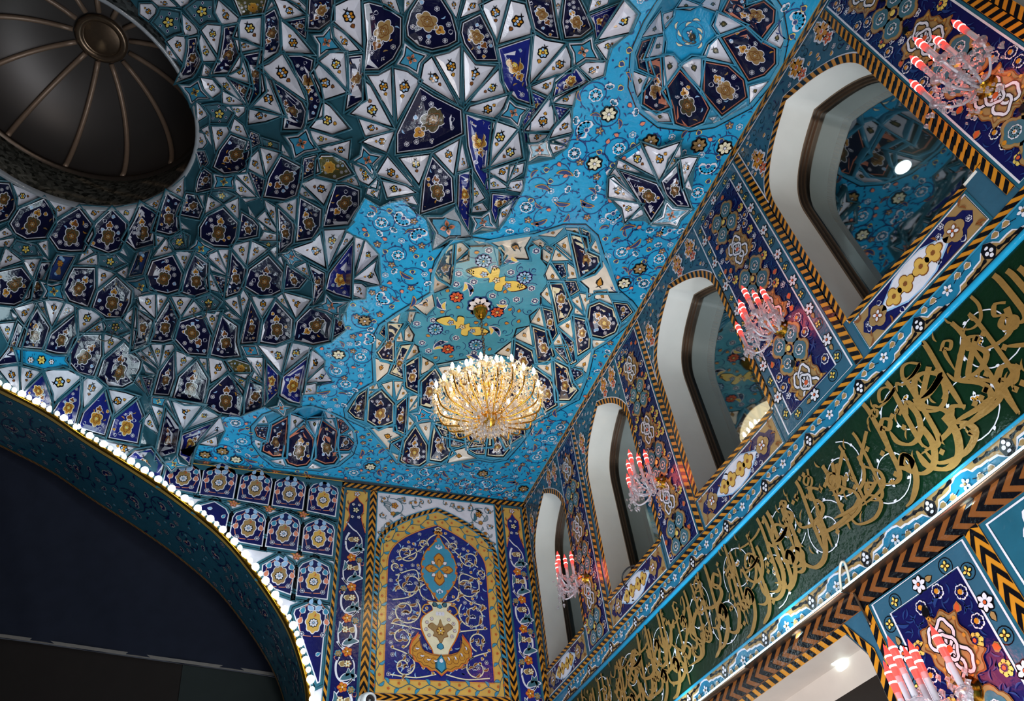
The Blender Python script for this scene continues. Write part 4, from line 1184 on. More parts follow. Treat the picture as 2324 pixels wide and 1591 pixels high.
# sill panels
for i, (u0, u1, lab) in enumerate(((2.09, 3.92, 'navy sill panel with white lozenge under the largest arched window'), (5.56, 7.6, 'navy sill panel under the window that mirrors the chandelier'), (8.76, 10.82, 'navy sill panel under the second window from the corner'), (11.92, 13.95, 'navy sill panel under the arched window nearest the corner'))):
    A = Art(); z0, z1 = 5.3, 5.785; R_ = lambda d: np.array([(u0 + d, z0 + d), (u1 - d, z0 + d), (u1 - d, z1 - d), (u0 + d, z1 - d)])
    A.poly(R_(0), 'tealD', 2); stroke(A, R_(.03), .016, 'white', 3, True); A.poly(R_(.04), 'tan', 3)
    c = np.array([(u0 + u1) / 2, (z0 + z1) / 2]); w = (u1 - u0) / 2 - .06; h = (z1 - z0) / 2 - .045
    nv = np.array([(-w * .98, 0), (-w * .9, h * .5), (-w * .8, h * .55), (-w * .72, h), (w * .72, h), (w * .8, h * .55), (w * .9, h * .5), (w * .98, 0), (w * .9, -h * .5), (w * .8, -h * .55), (w * .72, -h), (-w * .72, -h), (-w * .8, -h * .55), (-w * .9, -h * .5)]) + c
    A.poly(nv, 'navy', 4)
    dm = np.array([(-.52, 0), (-.42, .06), (-.2, .17), (0, .19), (.2, .17), (.42, .06), (.52, 0), (.42, -.06), (.2, -.17), (0, -.19), (-.2, -.17), (-.42, -.06)])
    A.poly(dm * 1.08 + c, 'lblue', 5); A.poly(dm + c, 'white', 6)
    for t in (-.3, -.12, .12, .3): A.poly(tf(lobed(.11, .1, 4, .4, 24), c + [t, 0]), 'brown', 7); A.poly(tf(lobed(.098, .088, 4, .4, 24), c + [t, 0]), 'gold', 8); A.poly(tf(D6, c + [t, 0], .03), 'brown', 9)
    for t in (-w * .68, w * .68): A.poly(tf(lobed(.12, .12, 4, .3, 24), c + [t, 0]), 'tan', 6); flower(A, c + [t, 0], .07, 4, 'white', 'brown', 'red', .78, 7)
    for p in dart(nv, .09, 700, .03):
        q = p - c
        if abs(q[0]) / .56 + abs(q[1]) / .21 < 1.05 or min(np.hypot(q[0] - t, q[1]) for t in (-w * .68, w * .68)) < .13: continue
        k = rnd.random(); (rosette(A, p, .036, 6, 'white', 'navy', 'white', k, 5) if k < .35 else leaf(A, p, k * 30, .07, .7, 'navy', 'white', 5) if k < .6 else comma(A, p, k * 30, .1, .3, 'brown', None, 5))
    for sx in (-1, 1):
        for sz in (-1, 1): m = c + [sx * w * .9, sz * h * .75]; comma(A, m, .6 * sx * sz + (0 if sx > 0 else 3.14), .12, .3, 'brown', None, 5); comma(A, m, 2 * sx, .09, .3, 'brown', None, 5)
    chevron(A, [(u0 - .02, 5.825), (u1 + .02, 5.825)], .075, .16, 'orange', 'blk', 3, skew=.9)
    tag(A.build('sill_panel', mapR), lab, 'tile panel', 'sill panels under the windows')
# scroll borders
def scroll(name, z0, z1, u_motif, flip, label):
    A = Art(); h = z1 - z0; f = (lambda v: z0 + h * (v if not flip else 1 - v))
    A.poly([(-3, z0), (DY, z0), (DY, z1), (-3, z1)], 'scroll', 2); per = .965; us = np.arange(u_motif - per * 6, DY + per, per)
    for u in us:
        prof = [(0, .36), (.10, .36), (.13, .30), (.2, .30), (.23, .12), (.30, .04), (.38, .04), (.43, .14), (.46, .16), (.5, .36), (.56, .40), (.66, .40), (.70, .62), (.78, .84), (.86, .62), (.9, .44), (1, .40)]
        sh = .78; top = [(u + per * (x - sh), v) for x, v in prof]
        cl = lambda q: [(min(max(a, -3), DY), f(b)) for a, b in q]
        if top[-1][0] < -3 or top[0][0] > DY: continue
        A.poly(cl([(a, b + .09) for a, b in top] + [(top[-1][0], 0), (top[0][0], 0)]), 'white', 3); A.poly(cl(top + [(top[-1][0], 0), (top[0][0], 0)]), 'tan', 4)
        if not (-2.5 < u < DY - .3): continue
        s_ = -1 if flip else 1; c = np.array([u, f(.5)])
        A.poly(c + np.array([(0, -.27), (.075, -.08), (.06, .13), (0, .24), (-.06, .13), (-.075, -.08)]) * [1, h * 1.7 * s_], 'blk', 5)
        for q in ((-.026, -.04), (.026, -.04), (0, .10), (0, -.16)): A.poly(tf(D8 * [.022, .022 if q[1] < .1 else .016], c + np.array(q) * [1, h * 1.5 * s_]), 'white', 6)
        for sg in (-1, 1): stroke(A, smooth([(u + sg * .07, f(.3)), (u + sg * .16, f(.22)), (u + sg * .25, f(.2)), (u + sg * .34, f(.1))], 4), [.03, .045, .03, .02, .03, .05, .03, .02, .02, .03, .04, .05, .03], 'blk', 5)
        m = np.array([u - per * .46, f(.62)]); flower(A, m, h * .27, 5, 'white', None, 'tan', .3, 5)
        for t in (-.3, -.17, .17, .3): leaf(A, m + [t - .03, h * .14 * (1 if not flip else -1)], .4 * t, .085, .7, 'tan', 'white', 5); stroke(A, [m + [t * .5, 0], m + [t * .9, h * .12 * s_]], .008, 'blk', 5)
    for z, c_ in ((z0 + .008, 'blk'), (z1 - .008, 'teal')): stroke(A, [(-3, z), (DY, z)], .02, c_, 7)
    tag(A.build(name, mapR), label, 'tile border', 'scrolling borders of the calligraphy band')
scroll('scroll_border', 4.945, 5.19, 2.31, False, 'blue and sand scrolling border running above the green calligraphy band')
scroll('scroll_border', 3.365, 3.60, 4.24 - .965 * 3, True, 'brightly lit scrolling border under the green calligraphy band')
for z, r, lab in ((4.92, .035, 'bright blue glazed moulding along the top of the calligraphy band'), (3.61, .02, 'thin blue glazed moulding along the bottom of the calligraphy band')):
    s_ = Sol(); s_.tube([(WX - .01, -3, z), (WX - .01, DY, z)], r, 'turq', 8); tag(s_.build('trim_%d' % (1 if z > 4 else 2), None, True), lab, 'trim', kind='structure')
# ---- calligraphy -------------------------------------------------------------------
A = Art(); z0, z1 = 3.62, 4.90; A.poly([(-3, z0), (DY, z0), (DY, z1), (-3, z1)], 'green', 1)
rc = random.Random(21); PN = [0]
def pen(pts, w, u, z, s=1., off=5, n=5, cl=False):
    p = smooth(pts, n, cl); d = np.gradient(p, axis=0); an = np.arctan2(d[:, 1], d[:, 0]); wd = w * (.38 + .62 * np.abs(np.sin(an - 2.5)))
    if not cl: e = np.minimum(1, np.linspace(0, 5, len(p))[::-1] + .25); wd = wd * np.minimum(1, e)
    q = np.stack([u - p[:, 0] * s, z + p[:, 1] * s], 1)
    q[:, 1] = np.clip(q[:, 1], z0 + .03, z1 - .03); PN[0] += 1; stroke(A, q, wd * s, 'gold_leaf_lettering', off + (PN[0] % 40) * .05)
LET = dict(alif=[(.02, .98), (.035, .8), (0, .4), (-.02, 0)], lam=[(0, .98), (.02, .8), (0, .3), (-.03, .04), (-.12, -.02), (-.26, .05)],
           nun=[(.04, .2), (.05, 0), (-.05, -.18), (-.22, -.2), (-.36, -.06), (-.38, .12)], ra=[(.02, .14), (.01, -.04), (-.08, -.18), (-.24, -.24)],
           waw=[(-.02, .12), (.06, .2), (.11, .1), (.02, .05), (-.03, .14), (.06, .21), (.1, .08), (.04, -.1), (-.1, -.22), (-.22, -.25)],
           meem=[(-.12, .1), (0, .18), (.08, .1), (0, .02), (-.06, .1), (-.1, -.02), (-.12, -.3)], ha=[(.1, .32), (.02, .12), (-.1, .04), (-.14, .16), (-.02, .22), (.1, .08), (0, -.04), (-.18, .02)],
           kaf=[(.3, .72), (.06, .52), (.02, .42), (.18, .22), (.16, .06), (0, .02), (-.3, .04)], sad=[(.3, .04), (.16, .2), (.02, .22), (-.06, .06), (.1, 0), (.3, .05), (.1, -.01), (-.12, .0), (-.2, .1), (-.26, -.02)],
           ya=[(.1, .12), (0, .2), (-.08, .1), (.02, .0), (.04, -.12), (-.14, -.2), (-.4, -.12), (-.46, .06)], ext=[(.3, .06), (.1, .0), (-.2, .0), (-.5, .06)],
           seen=[(.2, .14), (.16, .02), (.1, .12), (.06, .02), (0, .13), (-.05, .0), (-.16, -.12), (-.3, -.06), (-.34, .1)])
def word(u, z, names, s, w):
    for nm, dx, dy in names: pen(LET[nm], w, u - dx * s, z + dy * s, s)
def dots(u, z, n, s=.05):
    for k in range(n): A.poly(tf([(1, 0), (0, 1), (-1, 0), (0, -1)], (u + k * s * 2.1, z), s, .3), 'gold_leaf_lettering', 6)
# first word at the near end of the visible band
word(2.42, 4.28, [('alif', .34, -.22), ('lam', .2, -.1), ('lam', 0, .02), ('ha', -.28, .06)], .56, .12)
pen([(.3, .1), (.1, 0), (-.2, .02), (-.5, .25)], .13, 2.35, 4.02, .8)
u = 2.75; talls = ['alif', 'lam', 'alif', 'lam', 'kaf']; lows = ['nun', 'waw', 'ra', 'meem', 'sad', 'ha', 'ya', 'seen', 'ext', 'nun', 'waw']
while u < DY - .2:
    w = rc.uniform(.062, .09)
    for k in range(rc.choice((1, 2, 2))): pen(LET[rc.choice(talls)], w * .9, u + rc.uniform(-.1, .16) + k * .14, z0 + rc.uniform(.2, .42), rc.uniform(.78, .98))
    pen(LET[rc.choice(lows)], w, u + rc.uniform(-.1, .2), z0 + rc.uniform(.26, .4), rc.uniform(.85, 1.15))
    pen(LET[rc.choice(lows)], w, u + rc.uniform(-.2, .2), z0 + rc.uniform(.66, .86), rc.uniform(.75, 1.0))
    if rc.random() < .6: pen(LET[rc.choice(lows)], w * .9, u + rc.uniform(-.2, .2), z0 + rc.uniform(.95, 1.1), rc.uniform(.55, .7))
    for k in range(3): dots(u + rc.uniform(-.2, .3), z0 + rc.uniform(.15, 1.15), rc.choice((1, 1, 2)), .038)
    for k in range(4): q = np.array([u + rc.uniform(-.2, .3), z0 + rc.uniform(.12, 1.18)]); comma(A, q, rc.uniform(1.2, 2.4), .13, .22, 'gold_leaf_lettering', None, 5)
    u += rc.uniform(.26, .34)
u = 1.7; k = 0
while u < DY:
    k += 1; c = np.array([u, z0 + (.82 if k % 2 else .42)]); r = .36
    sp = spiral(c, r, 1.2 + k, 1.35, 1 if k % 2 else -1, 34, .3); sp[:, 1] = np.clip(sp[:, 1], z0 + .02, z1 - .02); sp[:, 0] = np.minimum(sp[:, 0], DY - .02); stroke(A, sp, .012, 'white', 3)
    for j in range(3, 34, 5): leaf(A, sp[j], rc.uniform(0, 6.3), .05, .7, 'white', None, 3)
    lotus(A, np.clip(sp[-1], [-3, z0 + .08], [DY - .1, z1 - .08]), .05, rc.uniform(0, 6), 'white', 'ochre', 3, 4, 2.2)
    u += .55
tag(A.build('calligraphy_band', mapR, None), 'dark green tile band with large gold Arabic calligraphy and white vine spirals', 'calligraphy')
# ---- windows --------------------------------------------------------------------------
def strip(poly, xa, xb, inset_a, inset_b):
    pa, pb = offset(poly, -inset_a), offset(poly, -inset_b); n = len(poly)
    return [(xa, *q) for q in pa] + [(xb, *q) for q in pb], [(i, (i + 1) % n, n + (i + 1) % n, n + i) for i in range(n)]
wl = ['largest arched window, dark glass with a bright ceiling spot behind it', 'arched window whose glass mirrors the gold chandelier', 'second arched window from the corner, pale glass and marble reveal', 'narrow looking arched window nearest the room corner', 'arched window cut off by the top edge of the photo']
for i, (r, l) in enumerate(WIN):
    P, _ = ccw(arch(r, l, n=16)); e = empty('window_%d' % (i + 1), (WX, (r + l) / 2, SILL), wl[i], 'window', kind='structure')
    s_ = Sol(); s_.add(*strip(P, WX - .012, WX + .5, 0, 0), 'marble'); s_.add(*strip(P, WX - .012, WX + .002, 0, -.03), 'marble'); s_.build('marble_reveal', e)
    s_ = Sol()
    for a, b, c, d, m in ((.47, .47, 0, .025, 'bronze'), (.47, .51, .025, .025, 'bronze_dark'), (.51, .51, .025, .05, 'bronze'), (.51, .55, .05, .05, 'bronze_dark'), (.55, .55, .05, .08, 'bronze'), (.55, .62, .08, .08, 'bronze_dark'), (.62, .62, 0, .08, 'bronze')): s_.add(*strip(P, WX + a, WX + b, c, d), m)
    s_.build('window_frame', e)
    q = offset(P, -.07); s_ = Sol(); s_.add([(WX + .57, *v) for v in q] + [(WX + .58, *v) for v in q], [tuple(range(len(q)))], 'window_glass'); s_.build('pane', e)
    s_ = Sol(); s_.add(*strip(P, WX + .62, WX + 1.0, 0, 0), 'marble')
    bp = np.concatenate([smooth(P, 5, True)]); pa, pb = [(WX + 1.0, *v) for v in bp], [(WX + 1.1, *v) for v in bp]; nb = len(bp)
    for k in range(nb): s_.add([pa[k], pa[(k + 1) % nb], pb[(k + 1) % nb], pb[k]], [(0, 1, 2, 3)], 'ochre' if k % 2 else 'blk')
    s_.build('inner_reveal', e)
# gallery behind the windows
s_ = Sol(); X0, X1 = WX + 1.1, WX + 4.2
ov = [(X0, *q) for q in [(-3.2, 4.6), (14.6, 4.6), (14.6, 9.75), (-3.2, 9.75)]]
lp = [np.array([(-3.2, 4.6), (-3.2, 9.75), (14.6, 9.75), (14.6, 4.6)])] + hole; fv = np.concatenate(lp); k0 = [(X0, *q) for q in fv]
s_.add(k0, [tuple(t) for t in tessellate_polygon([[Vector((x, y, 0)) for x, y in q] for q in lp])], 'gallery_wall')
v, f = box(X0, X1, -3.2, 14.6, 4.6, 9.75); s_.add(v, [q for j, q in enumerate(f) if j != 0], 'gallery_wall')
tag(s_.build('wall_outer'), 'plain grey gallery seen behind the arched windows', 'wall', kind='structure')
s_ = Sol(); v, f = box(WX + .01, WX + 2.6, 5.3, 9.6, ZF, 3.4); s_.add(v, [q for j, q in enumerate(f) if j != 0], 'dark_room')
tag(s_.build('wall_recess'), 'dark brown recess behind the lower doorway', 'wall', kind='structure')
# marble doorway lintel
e = empty('door_1', (WX, 7.4, ZF), 'pale marble lintel and jamb of the dark lower doorway', 'doorway', kind='structure')
s_ = Sol(); dp, _ = ccw(np.array([(5.72, ZF), (5.72, 2.7), (5.9, 3.0), (9.2, 3.0), (9.2, ZF)])); s_.add(*strip(dp, WX - .01, WX + .45, 0, 0), 'lintel_marble'); s_.add(*strip(dp, WX + .45, WX + .45, 0, .3), 'lintel_marble'); s_.build('door_casing', e)
for p, r, m, lab in ((on_z([(2050, 380)], 9.7)[0], .13, 'downlight', 'bright round downlight glowing behind the largest arched window'), (on_z([(1438, 1178)], 9.7)[0], .13, 'downlight_soft', 'pale round downlight behind the second window from the corner')):
    s_ = Sol(); s_.lathe(p + [0, 0, .05], [(r * 1.2, 0), (r * 1.2, -.04), (r, -.045)], 'white_plastic', 20); e = s_.build('downlight'); tag(e, lab, 'ceiling light')
    s_ = Sol(); s_.lathe(p + [0, 0, .05], [(r, -.045), (0, -.05)], m, 20); s_.build('diffuser', e)
    lamp('gallery_spot', p + [0, 0, -.25], 2 if m == 'downlight' else 26, (.8, .95, .95), .08)
# ---- end wall with the big arch ------------------------------------------------------
RP = smooth([(-6.6, 11.72), (-5.70, 11.34), (-4.73, 10.89), (-3.70, 10.27), (-2.71, 9.71), (-1.73, 9.10), (-.75, 8.37), (-.11, 7.73), (.51, 6.98), (.91, 6.37), (1.22, 5.66), (1.36, 5.12), (1.5, 4.3), (1.55, 3.0)], 8)
NR = len(RP); dR = np.gradient(RP, axis=0); nR = np.stack([-dR[:, 1], dR[:, 0]], 1); nR /= np.linalg.norm(nR, axis=1)[:, None]   # outward, up and right
sR = np.concatenate([[0], np.cumsum(np.linalg.norm(np.diff(RP, axis=0), axis=1))])
A = Art()
wall = np.concatenate([RP, [(1.6, ZF), (WX, ZF), (WX, HZ), (-2.2, HZ), (-4.2, 11.2), (-6.6, 12.4)]])
for t in tessellate_polygon([[Vector((x, y, 0)) for x, y in wall]]): A.poly(wall[list(t)], 'slate', 0)
def bpx(x0, y0, s, txt): return on_y([(x0 + float(a.split(',')[0]) / s, y0 + float(a.split(',')[1]) / s) for a in txt.split()], DY)[:, [0, 2]]
# white ground of the niche rows
nz = np.concatenate([RP[(RP[:, 0] > -2.3) & (RP[:, 1] > 5.0)], [(1.6, 5.0), (1.66, 9.9), (-2.0, 10.0)]])
A.poly(nz, 'white', 1)
NI = [('B3', '215,800 240,700 410,650 480,700 490,780 460,880 300,850'), ('G3', '115,305 150,110 180,80 310,40 420,100 435,150 400,345'), ('G3', '425,350 460,160 490,125 615,90 710,150 725,200 690,395'), ('G3', '715,395 745,200 780,175 880,140 980,200 1000,245 975,435'), ('G3', '1005,440 1025,260 1060,220 1155,190 1260,250 1270,290 1245,490'),
      ('G3', '105,415 130,390 245,360 340,420 365,470 335,605'), ('G3', '365,635 390,490 420,450 550,410 650,470 670,520 640,735 450,700'), ('G3', '660,735 690,540 720,495 835,450 940,510 955,560 930,775'), ('G3', '960,775 980,580 1010,545 1115,500 1225,560 1240,600 1220,815'),
      ('K7', '1800,860 1715,760 1720,700 1830,640 1910,690 1935,740 1910,900'), ('K7', '1940,905 1960,720 1985,690 2060,660 2155,710 2170,760 2150,930'), ('K7', '1925,1020 1935,990 2030,950 2120,990 2140,1020 2100,1470 2080,1480')]
CR = dict(B3=(300, 840, 3.129), G3=(420, 1040, 3.647), K7=(0, 1041, 2.8925))
NP = [ccw(bpx(*CR[k], t))[0] for k, t in NI]
for q in NP: A.poly(offset(q, .10), 'rim', 2); stroke(A, offset(q, .1), .022, 'slate', 3, True); stroke(A, offset(q, .055), .016, 'blk', 3, True)
for a, b in ((0, 4), (5, 8), (9, 10)):
    la = NP[a][np.argmin(NP[a][:, 0] + .3 * NP[a][:, 1])]; lb = NP[b][np.argmax(NP[b][:, 0] - .3 * NP[b][:, 1])]
    stroke(A, [la + [-.1, -.09], lb + [.12, -.09]], .1, 'rim', 3); stroke(A, [la + [-.1, -.09], lb + [.12, -.09]], .012, 'blk', 4)
    for k in range(a, b): 
        m = .5 * (NP[k][np.argmax(NP[k][:, 1])] + NP[k + 1][np.argmax(NP[k + 1][:, 1])]) + [0, .02]
        flower(A, m, .08, 5, 'salmon', 'brown', 'orange', 1.57, 4)
        for s_ in (-1, 1): comma(A, m, 1.57 + s_ * 1.3, .15, .2, 'orange', None, 4)
stroke(A, [(-2.1, 9.93), (1.66, 9.91)], .13, 'rim', 5); stroke(A, [(-2.1, 10.0), (1.66, 9.985)], .02, 'gold', 6)
# chevron framing of the panel bay
chevron(A, [(1.62, 9.9), (WX, 9.9)], .13, .15, 'orange', 'blk', 4, skew=.9, edge=('blk', .014))
for x, w in ((1.645, .085), (2.345, .17), (5.35, .17), (6.0, .085)): chevron(A, [(x, ZF), (x, 9.83)], w, .19, 'orange', 'blk', 4, double=w > .1, skew=.8 if x < 3 else -.8, edge=('slate', .02))
# gold flame edge of the arch
o = A.build('wall_back', mapB); tag(o, 'tiled end wall around the lamp lit arch, with chevron strips', 'wall', kind='structure')
ords = ['end', 'fourth', 'third', 'second', 'first', 'fourth', 'third', 'second', 'first', 'second', 'first', 'lowest']
for k, q in enumerate(NP):
    A = Art(); c = centroid(q); w = np.ptp(q[:, 0]); h = np.ptp(q[:, 1]); cut = k in (0, 5)
    A.poly(q, 'white', 4); A.poly(offset(q, -.022), 'navy', 5)
    inn = offset(q, -.06)
    if k == 5: m = None
    else:
        m = c + [0, -.03 * h if k != 11 else .14 * h]; hh = min(h, .95)
        A.poly(tf(lobed(.15, hh * .235, 8, .2, 40), m), 'white', 6); A.poly(tf(lobed(.132, hh * .215, 8, .2, 40), m), 'gold' if k in (4, 8, 10, 11) else 'tan', 7); flower(A, m + [0, -.02], .085, 8, 'white', 'blk', 'lblue', 0, 8); comma(A, m + [0, .1], 1.2, .07, .4, 'red', None, 9)
        for s_ in (-1, 1):
            leaf(A, m + [s_ * .02, hh * .25], 1.57 - s_ * .9, .15, .6, 'lblue', 'white', 6)
            st = [(m[0] + s_ * .02, m[1] - hh * .3), (m[0] + s_ * .2, m[1] - hh * .26), (m[0] + s_ * .27, m[1]), (m[0] + s_ * .24, m[1] + hh * .22), (m[0] + s_ * .1, m[1] + hh * .42)]
            stroke(A, smooth(st, 5), .014, 'salmon', 6)
            for t, cc in ((1, 'white'), (2, 'salmon'), (3, 'teal'), (4, 'lblue')):
                p = np.array(st[t]); (rosette(A, p, .05, 6, 'white', 'navy', 'white', 0, 7) if t == 1 else leaf(A, p - [0, .05], 1.57 + .3 * s_, .14, .65, cc, 'white' if t != 4 else None, 7))
    for p in dart(inn, .12, 200, .05, rnd, [tuple(c)]):
        if m is not None and np.hypot(*((p - m) / [1, 1.5])) < .33: continue
        if k not in (5, 11) : continue
        a = rnd.uniform(0, 6); leaf(A, p, a, .1, .6, 'lblue' if a > 3 else 'teal', 'white', 6)
    o = A.build('arched_tile', mapB)
    row = 'top' if k < 5 else 'middle' if k < 9 else 'third' if k < 11 else 'bottom'
    lab = {0: 'blue arched tile panel under the hanging star, end of the top row', 5: 'small cut blue arched tile at the arch end of the middle row', 11: 'tall tapering blue arched tile squeezed between column and arch lamps'}.get(k, '%s blue arched tile from the vine column in the %s row' % (ords[k], row))
    tag(o, lab, 'arched tile', 'blue arched tiles above the lamp lit arch')
# vine columns
def column(name, x0, x1, lab, ground):
    A = Art(); zt = 9.8; A.poly([(x0, ZF), (x1, ZF), (x1, zt), (x0, zt)], 'tealD', 1); A.poly([(x0 + .03, ZF), (x1 - .03, ZF), (x1 - .03, zt - .03), (x0 + .03, zt - .03)], ground, 2)
    c = (x0 + x1) / 2; w = (x1 - x0) / 2 - .035; P_ = lambda q: [(c + a * w, b) for a, b in q]
    head = P_([(-1, 8.7), (-.72, 8.9), (-.6, 9.0), (-.55, 9.12), (-.72, 9.25), (-.66, 9.42), (-.3, 9.5), (0, 9.62), (.3, 9.5), (.66, 9.42), (.72, 9.25), (.55, 9.12), (.6, 9.0), (.72, 8.9), (1, 8.7)])
    A.poly(np.concatenate([head, [(x1 - .035, zt - .035), (x0 + .035, zt - .035)]]), 'gold', 3); stroke(A, head, .018, 'red', 4)
    for s_ in (-1, 1):
        for zz, aa in ((9.7, 2.2), (9.5, 1.2), (9.2, 4.2), (8.95, 5)): comma(A, (c + s_ * w * .8, zz), aa * s_, .14, .3, 'brown', None, 4)
    flower(A, (c, 9.68), .07, 5, 'white', 'brown', 'red', 0, 5)
    for q, r in (((0, 9.26), .075), ((-.28, 9.4), .04), ((.28, 9.4), .04), ((-.3, 9.08), .045), ((.3, 9.08), .045)): flower(A, (c + q[0] * w, q[1]), r, 5, 'cream' if r > .06 else 'white', 'blk', 'ochre', 0, 4)
    per = .68; k = 0; z = 8.42
    while z > 3.5:
        s_ = 1 if k % 2 else -1; r = .235
        ring = [(c + s_ * w * .75, z + .36), (c - s_ * w * .2, z + .3), (c - s_ * w * .72, z + .1), (c - s_ * w * .6, z - .18), (c - s_ * w * .1, z - .26), (c + s_ * w * .55, z - .15), (c + s_ * w * .72, z + .08), (c + s_ * w * .45, z + .26)]
        p = smooth(ring[1:], 6); stroke(A, p, np.linspace(.02, .045, len(p)), 'white', 4)
        stroke(A, smooth([(c - s_ * w * .2, z + .3), (c + s_ * w * .2, z + .36), (c + s_ * w * .8, z + .52)], 5), .03, 'white', 4)
        comma(A, (c - s_ * w * .75, z + .02), 1.5 * s_, .22, .35, 'slate', 'white', 5); comma(A, (c - w * .3, z - .2), .25, .3, .45, 'slate', 'white', 5, -.4); comma(A, (c + w * .1, z - .14), 1.3, .16, .5, 'slate', 'white', 5)
        flower(A, (c - w * .2 * s_, z + .1), .07, 6, 'cream', 'brown', 'ochre', 0, 5); leaf(A, (c + s_ * w * .3, z + .04), 1.2, .12, .8, 'tan', 'cream', 5)
        stroke(A, smooth([(c - w * .2 * s_, z + .08), (c + .02, z + .06), (c + s_ * w * .3, z + .06)], 4), .014, 'salmon', 4)
        flower(A, (c + w * .1 * s_, z - .34), .09, 5, 'orange', 'red', 'cream', .6, 6); flower(A, (c - w * .6 * s_, z - .38), .07, 6, 'tan', 'teal', 'ochre', .2, 4); leaf(A, (c - s_ * w * .8, z - .5), 1., .09, .8, 'navy', 'salmon', 4)
        for t in range(4): q = (c + rnd.uniform(-.8, .8) * w, z + rnd.uniform(-.3, .3)); comma(A, q, rnd.uniform(0, 6), .09, .3, 'dblue', None, 3)
        z -= per * .98; k += 1
    tag(A.build(name, mapB), lab, 'tile panel', 'vine columns of the end wall')
column('vine_column', 1.70, 2.245, 'blue tile column of white scrolling vines between arch tiles and vase panel', 'navy')
column('vine_column', 5.45, 5.95, 'bright blue tile column of white scrolling vines at the room corner', 'navy2')
# vase panel
A = Art(); xl, xr, zb = 2.44, 5.25, 5.34; xc = (xl + xr) / 2
def sh(d, za, zs, z0): return arch(xl + d, xr - d, 0, zs, za, z0, 20)
A.poly([(xl - .01, zb - .3), (xr + .01, zb - .3), (xr + .01, 9.82), (xl - .01, 9.82)], 'white', 1); stroke(A, [(xl, 8.2), (xl, 9.81), (xr, 9.81), (xr, 8.2)], .04, 'teal', 2)
for s_ in (-1, 1):                                       # white spandrels with grey scrolls
    for q, r, a, t in (((1.02, 9.42), .26, 1.2, 1.1), ((.55, 9.62), .13, 2.8, 1.0), ((1.15, 8.95), .16, 1.8, 1.), ((1.24, 8.6), .09, 1.9, .9), ((.2, 9.7), .07, 2, .8), ((.8, 9.66), .1, 4, 1), ((1.26, 9.62), .11, 2, 1), ((1.28, 9.2), .09, 3, 1), ((.82, 9.16), .1, 1, 1), ((1.3, 8.75), .08, 3, 1), ((.38, 9.66), .07, 1, 1)):
        c = np.array([xc + s_ * q[0], q[1]]); p = spiral(c, r, a if s_ > 0 else math.pi - a, t, s_, 22, .25); stroke(A, p, .018, 'slate', 3)
        for j in (2, 8, 13, 18): comma(A, p[j], rnd.uniform(0, 6), r * .75, .4, 'grey' if j % 4 else 'slate', 'slate', 4)
        flower(A, p[-1], r * .3, 5, 'ochre', 'brown', 'red', 0, 5); flower(A, p[11], r * .22, 5, 'ochre', 'brown', 'yel', 0, 5)
ch = sh(.0, 9.56, 8.30, zb); chevron(A, sh(.06, 9.5, 8.3, zb), .11, .14, 'orange', 'blk', 3, skew=.8, edge=('teal', .02))
gd = sh(.115, 9.43, 8.25, zb); A.poly(gd, 'gold', 5); nv = np.array(arch(2.715, 4.94, 0, 8.0, 9.08, 5.59, 20)); A.poly(nv, 'navy2', 6); stroke(A, nv, .03, 'red', 7, True); stroke(A, nv, .014, 'gold', 8, True)
# scroll of the gold border
mid = np.concatenate([[(xc, 5.47), (2.58, 5.47)][::-1][:1], arch(2.578, 5.095, 0, 8.12, 9.25, 5.47, 20)[::-1] if False else arch(2.578, 5.095, 0, 8.12, 9.25, 5.47, 20)]); mid = np.concatenate([mid, [mid[0]]])
sl = np.concatenate([[0], np.cumsum(np.linalg.norm(np.diff(mid, axis=0), axis=1))]); per = .2; n = int(sl[-1] / per)
pos = np.array([[np.interp(t, sl, mid[:, 0]), np.interp(t, sl, mid[:, 1])] for t in np.arange(n) * per]); tg = np.roll(pos, -1, 0) - pos; wv = np.stack([-tg[:, 1], tg[:, 0]], 1); wv /= np.linalg.norm(wv, axis=1)[:, None] + 1e-9
stroke(A, smooth(pos + wv * (.04 * np.where(np.arange(n) % 2, 1, -1))[:, None], 4), .014, 'tealD', 7)
for k in range(n):
    p = pos[k]; s_ = 1 if k % 2 else -1; an = math.atan2(tg[k][1], tg[k][0]); comma(A, p + wv[k] * .05 * s_, an + s_ * .9, .12, .5, 'teal', 'tealD', 8); flower(A, p - wv[k] * .05 * s_, .035, 5, 'red', None, 'gold', 0, 8)
# navy field: mirrored gold scrolls
def mir(pts): return [np.array(pts, float), np.array([(2 * xc - a, b) for a, b in pts])]
X = lambda q: [(xc + a, b) for a, b in q]
SC = [((.72, 8.3), .24, 2.6, 1.3, 1), ((.62, 7.62), .30, .8, 1.3, -1), ((.72, 6.98), .33, 2.4, 1.35, 1), ((.82, 6.42), .22, 4.4, 1.2, -1), ((.74, 5.86), .24, 1.8, 1.3, 1), ((.35, 8.55), .12, 3.4, 1.1, -1), ((.95, 7.95), .11, 5, 1, 1)]
for c, r, a, t, s_ in SC:
    for sg in (1, -1):
        cc = np.array([xc + sg * c[0], c[1]]); p = spiral(cc, r, a if sg > 0 else math.pi - a, t, s_ * sg, 28, .2); stroke(A, p, .026, 'cream', 8)
        for j in (4, 9, 14, 19, 24): comma(A, p[j], math.atan2(*(p[j] - p[j - 1])[::-1]) + (.9 if j % 2 else -.9), r * .5, .4, 'brown', 'cream', 9)
        lotus(A, p[-1], r * .2, 1.6, 'white', 'navy', 9, 5, 2.6)
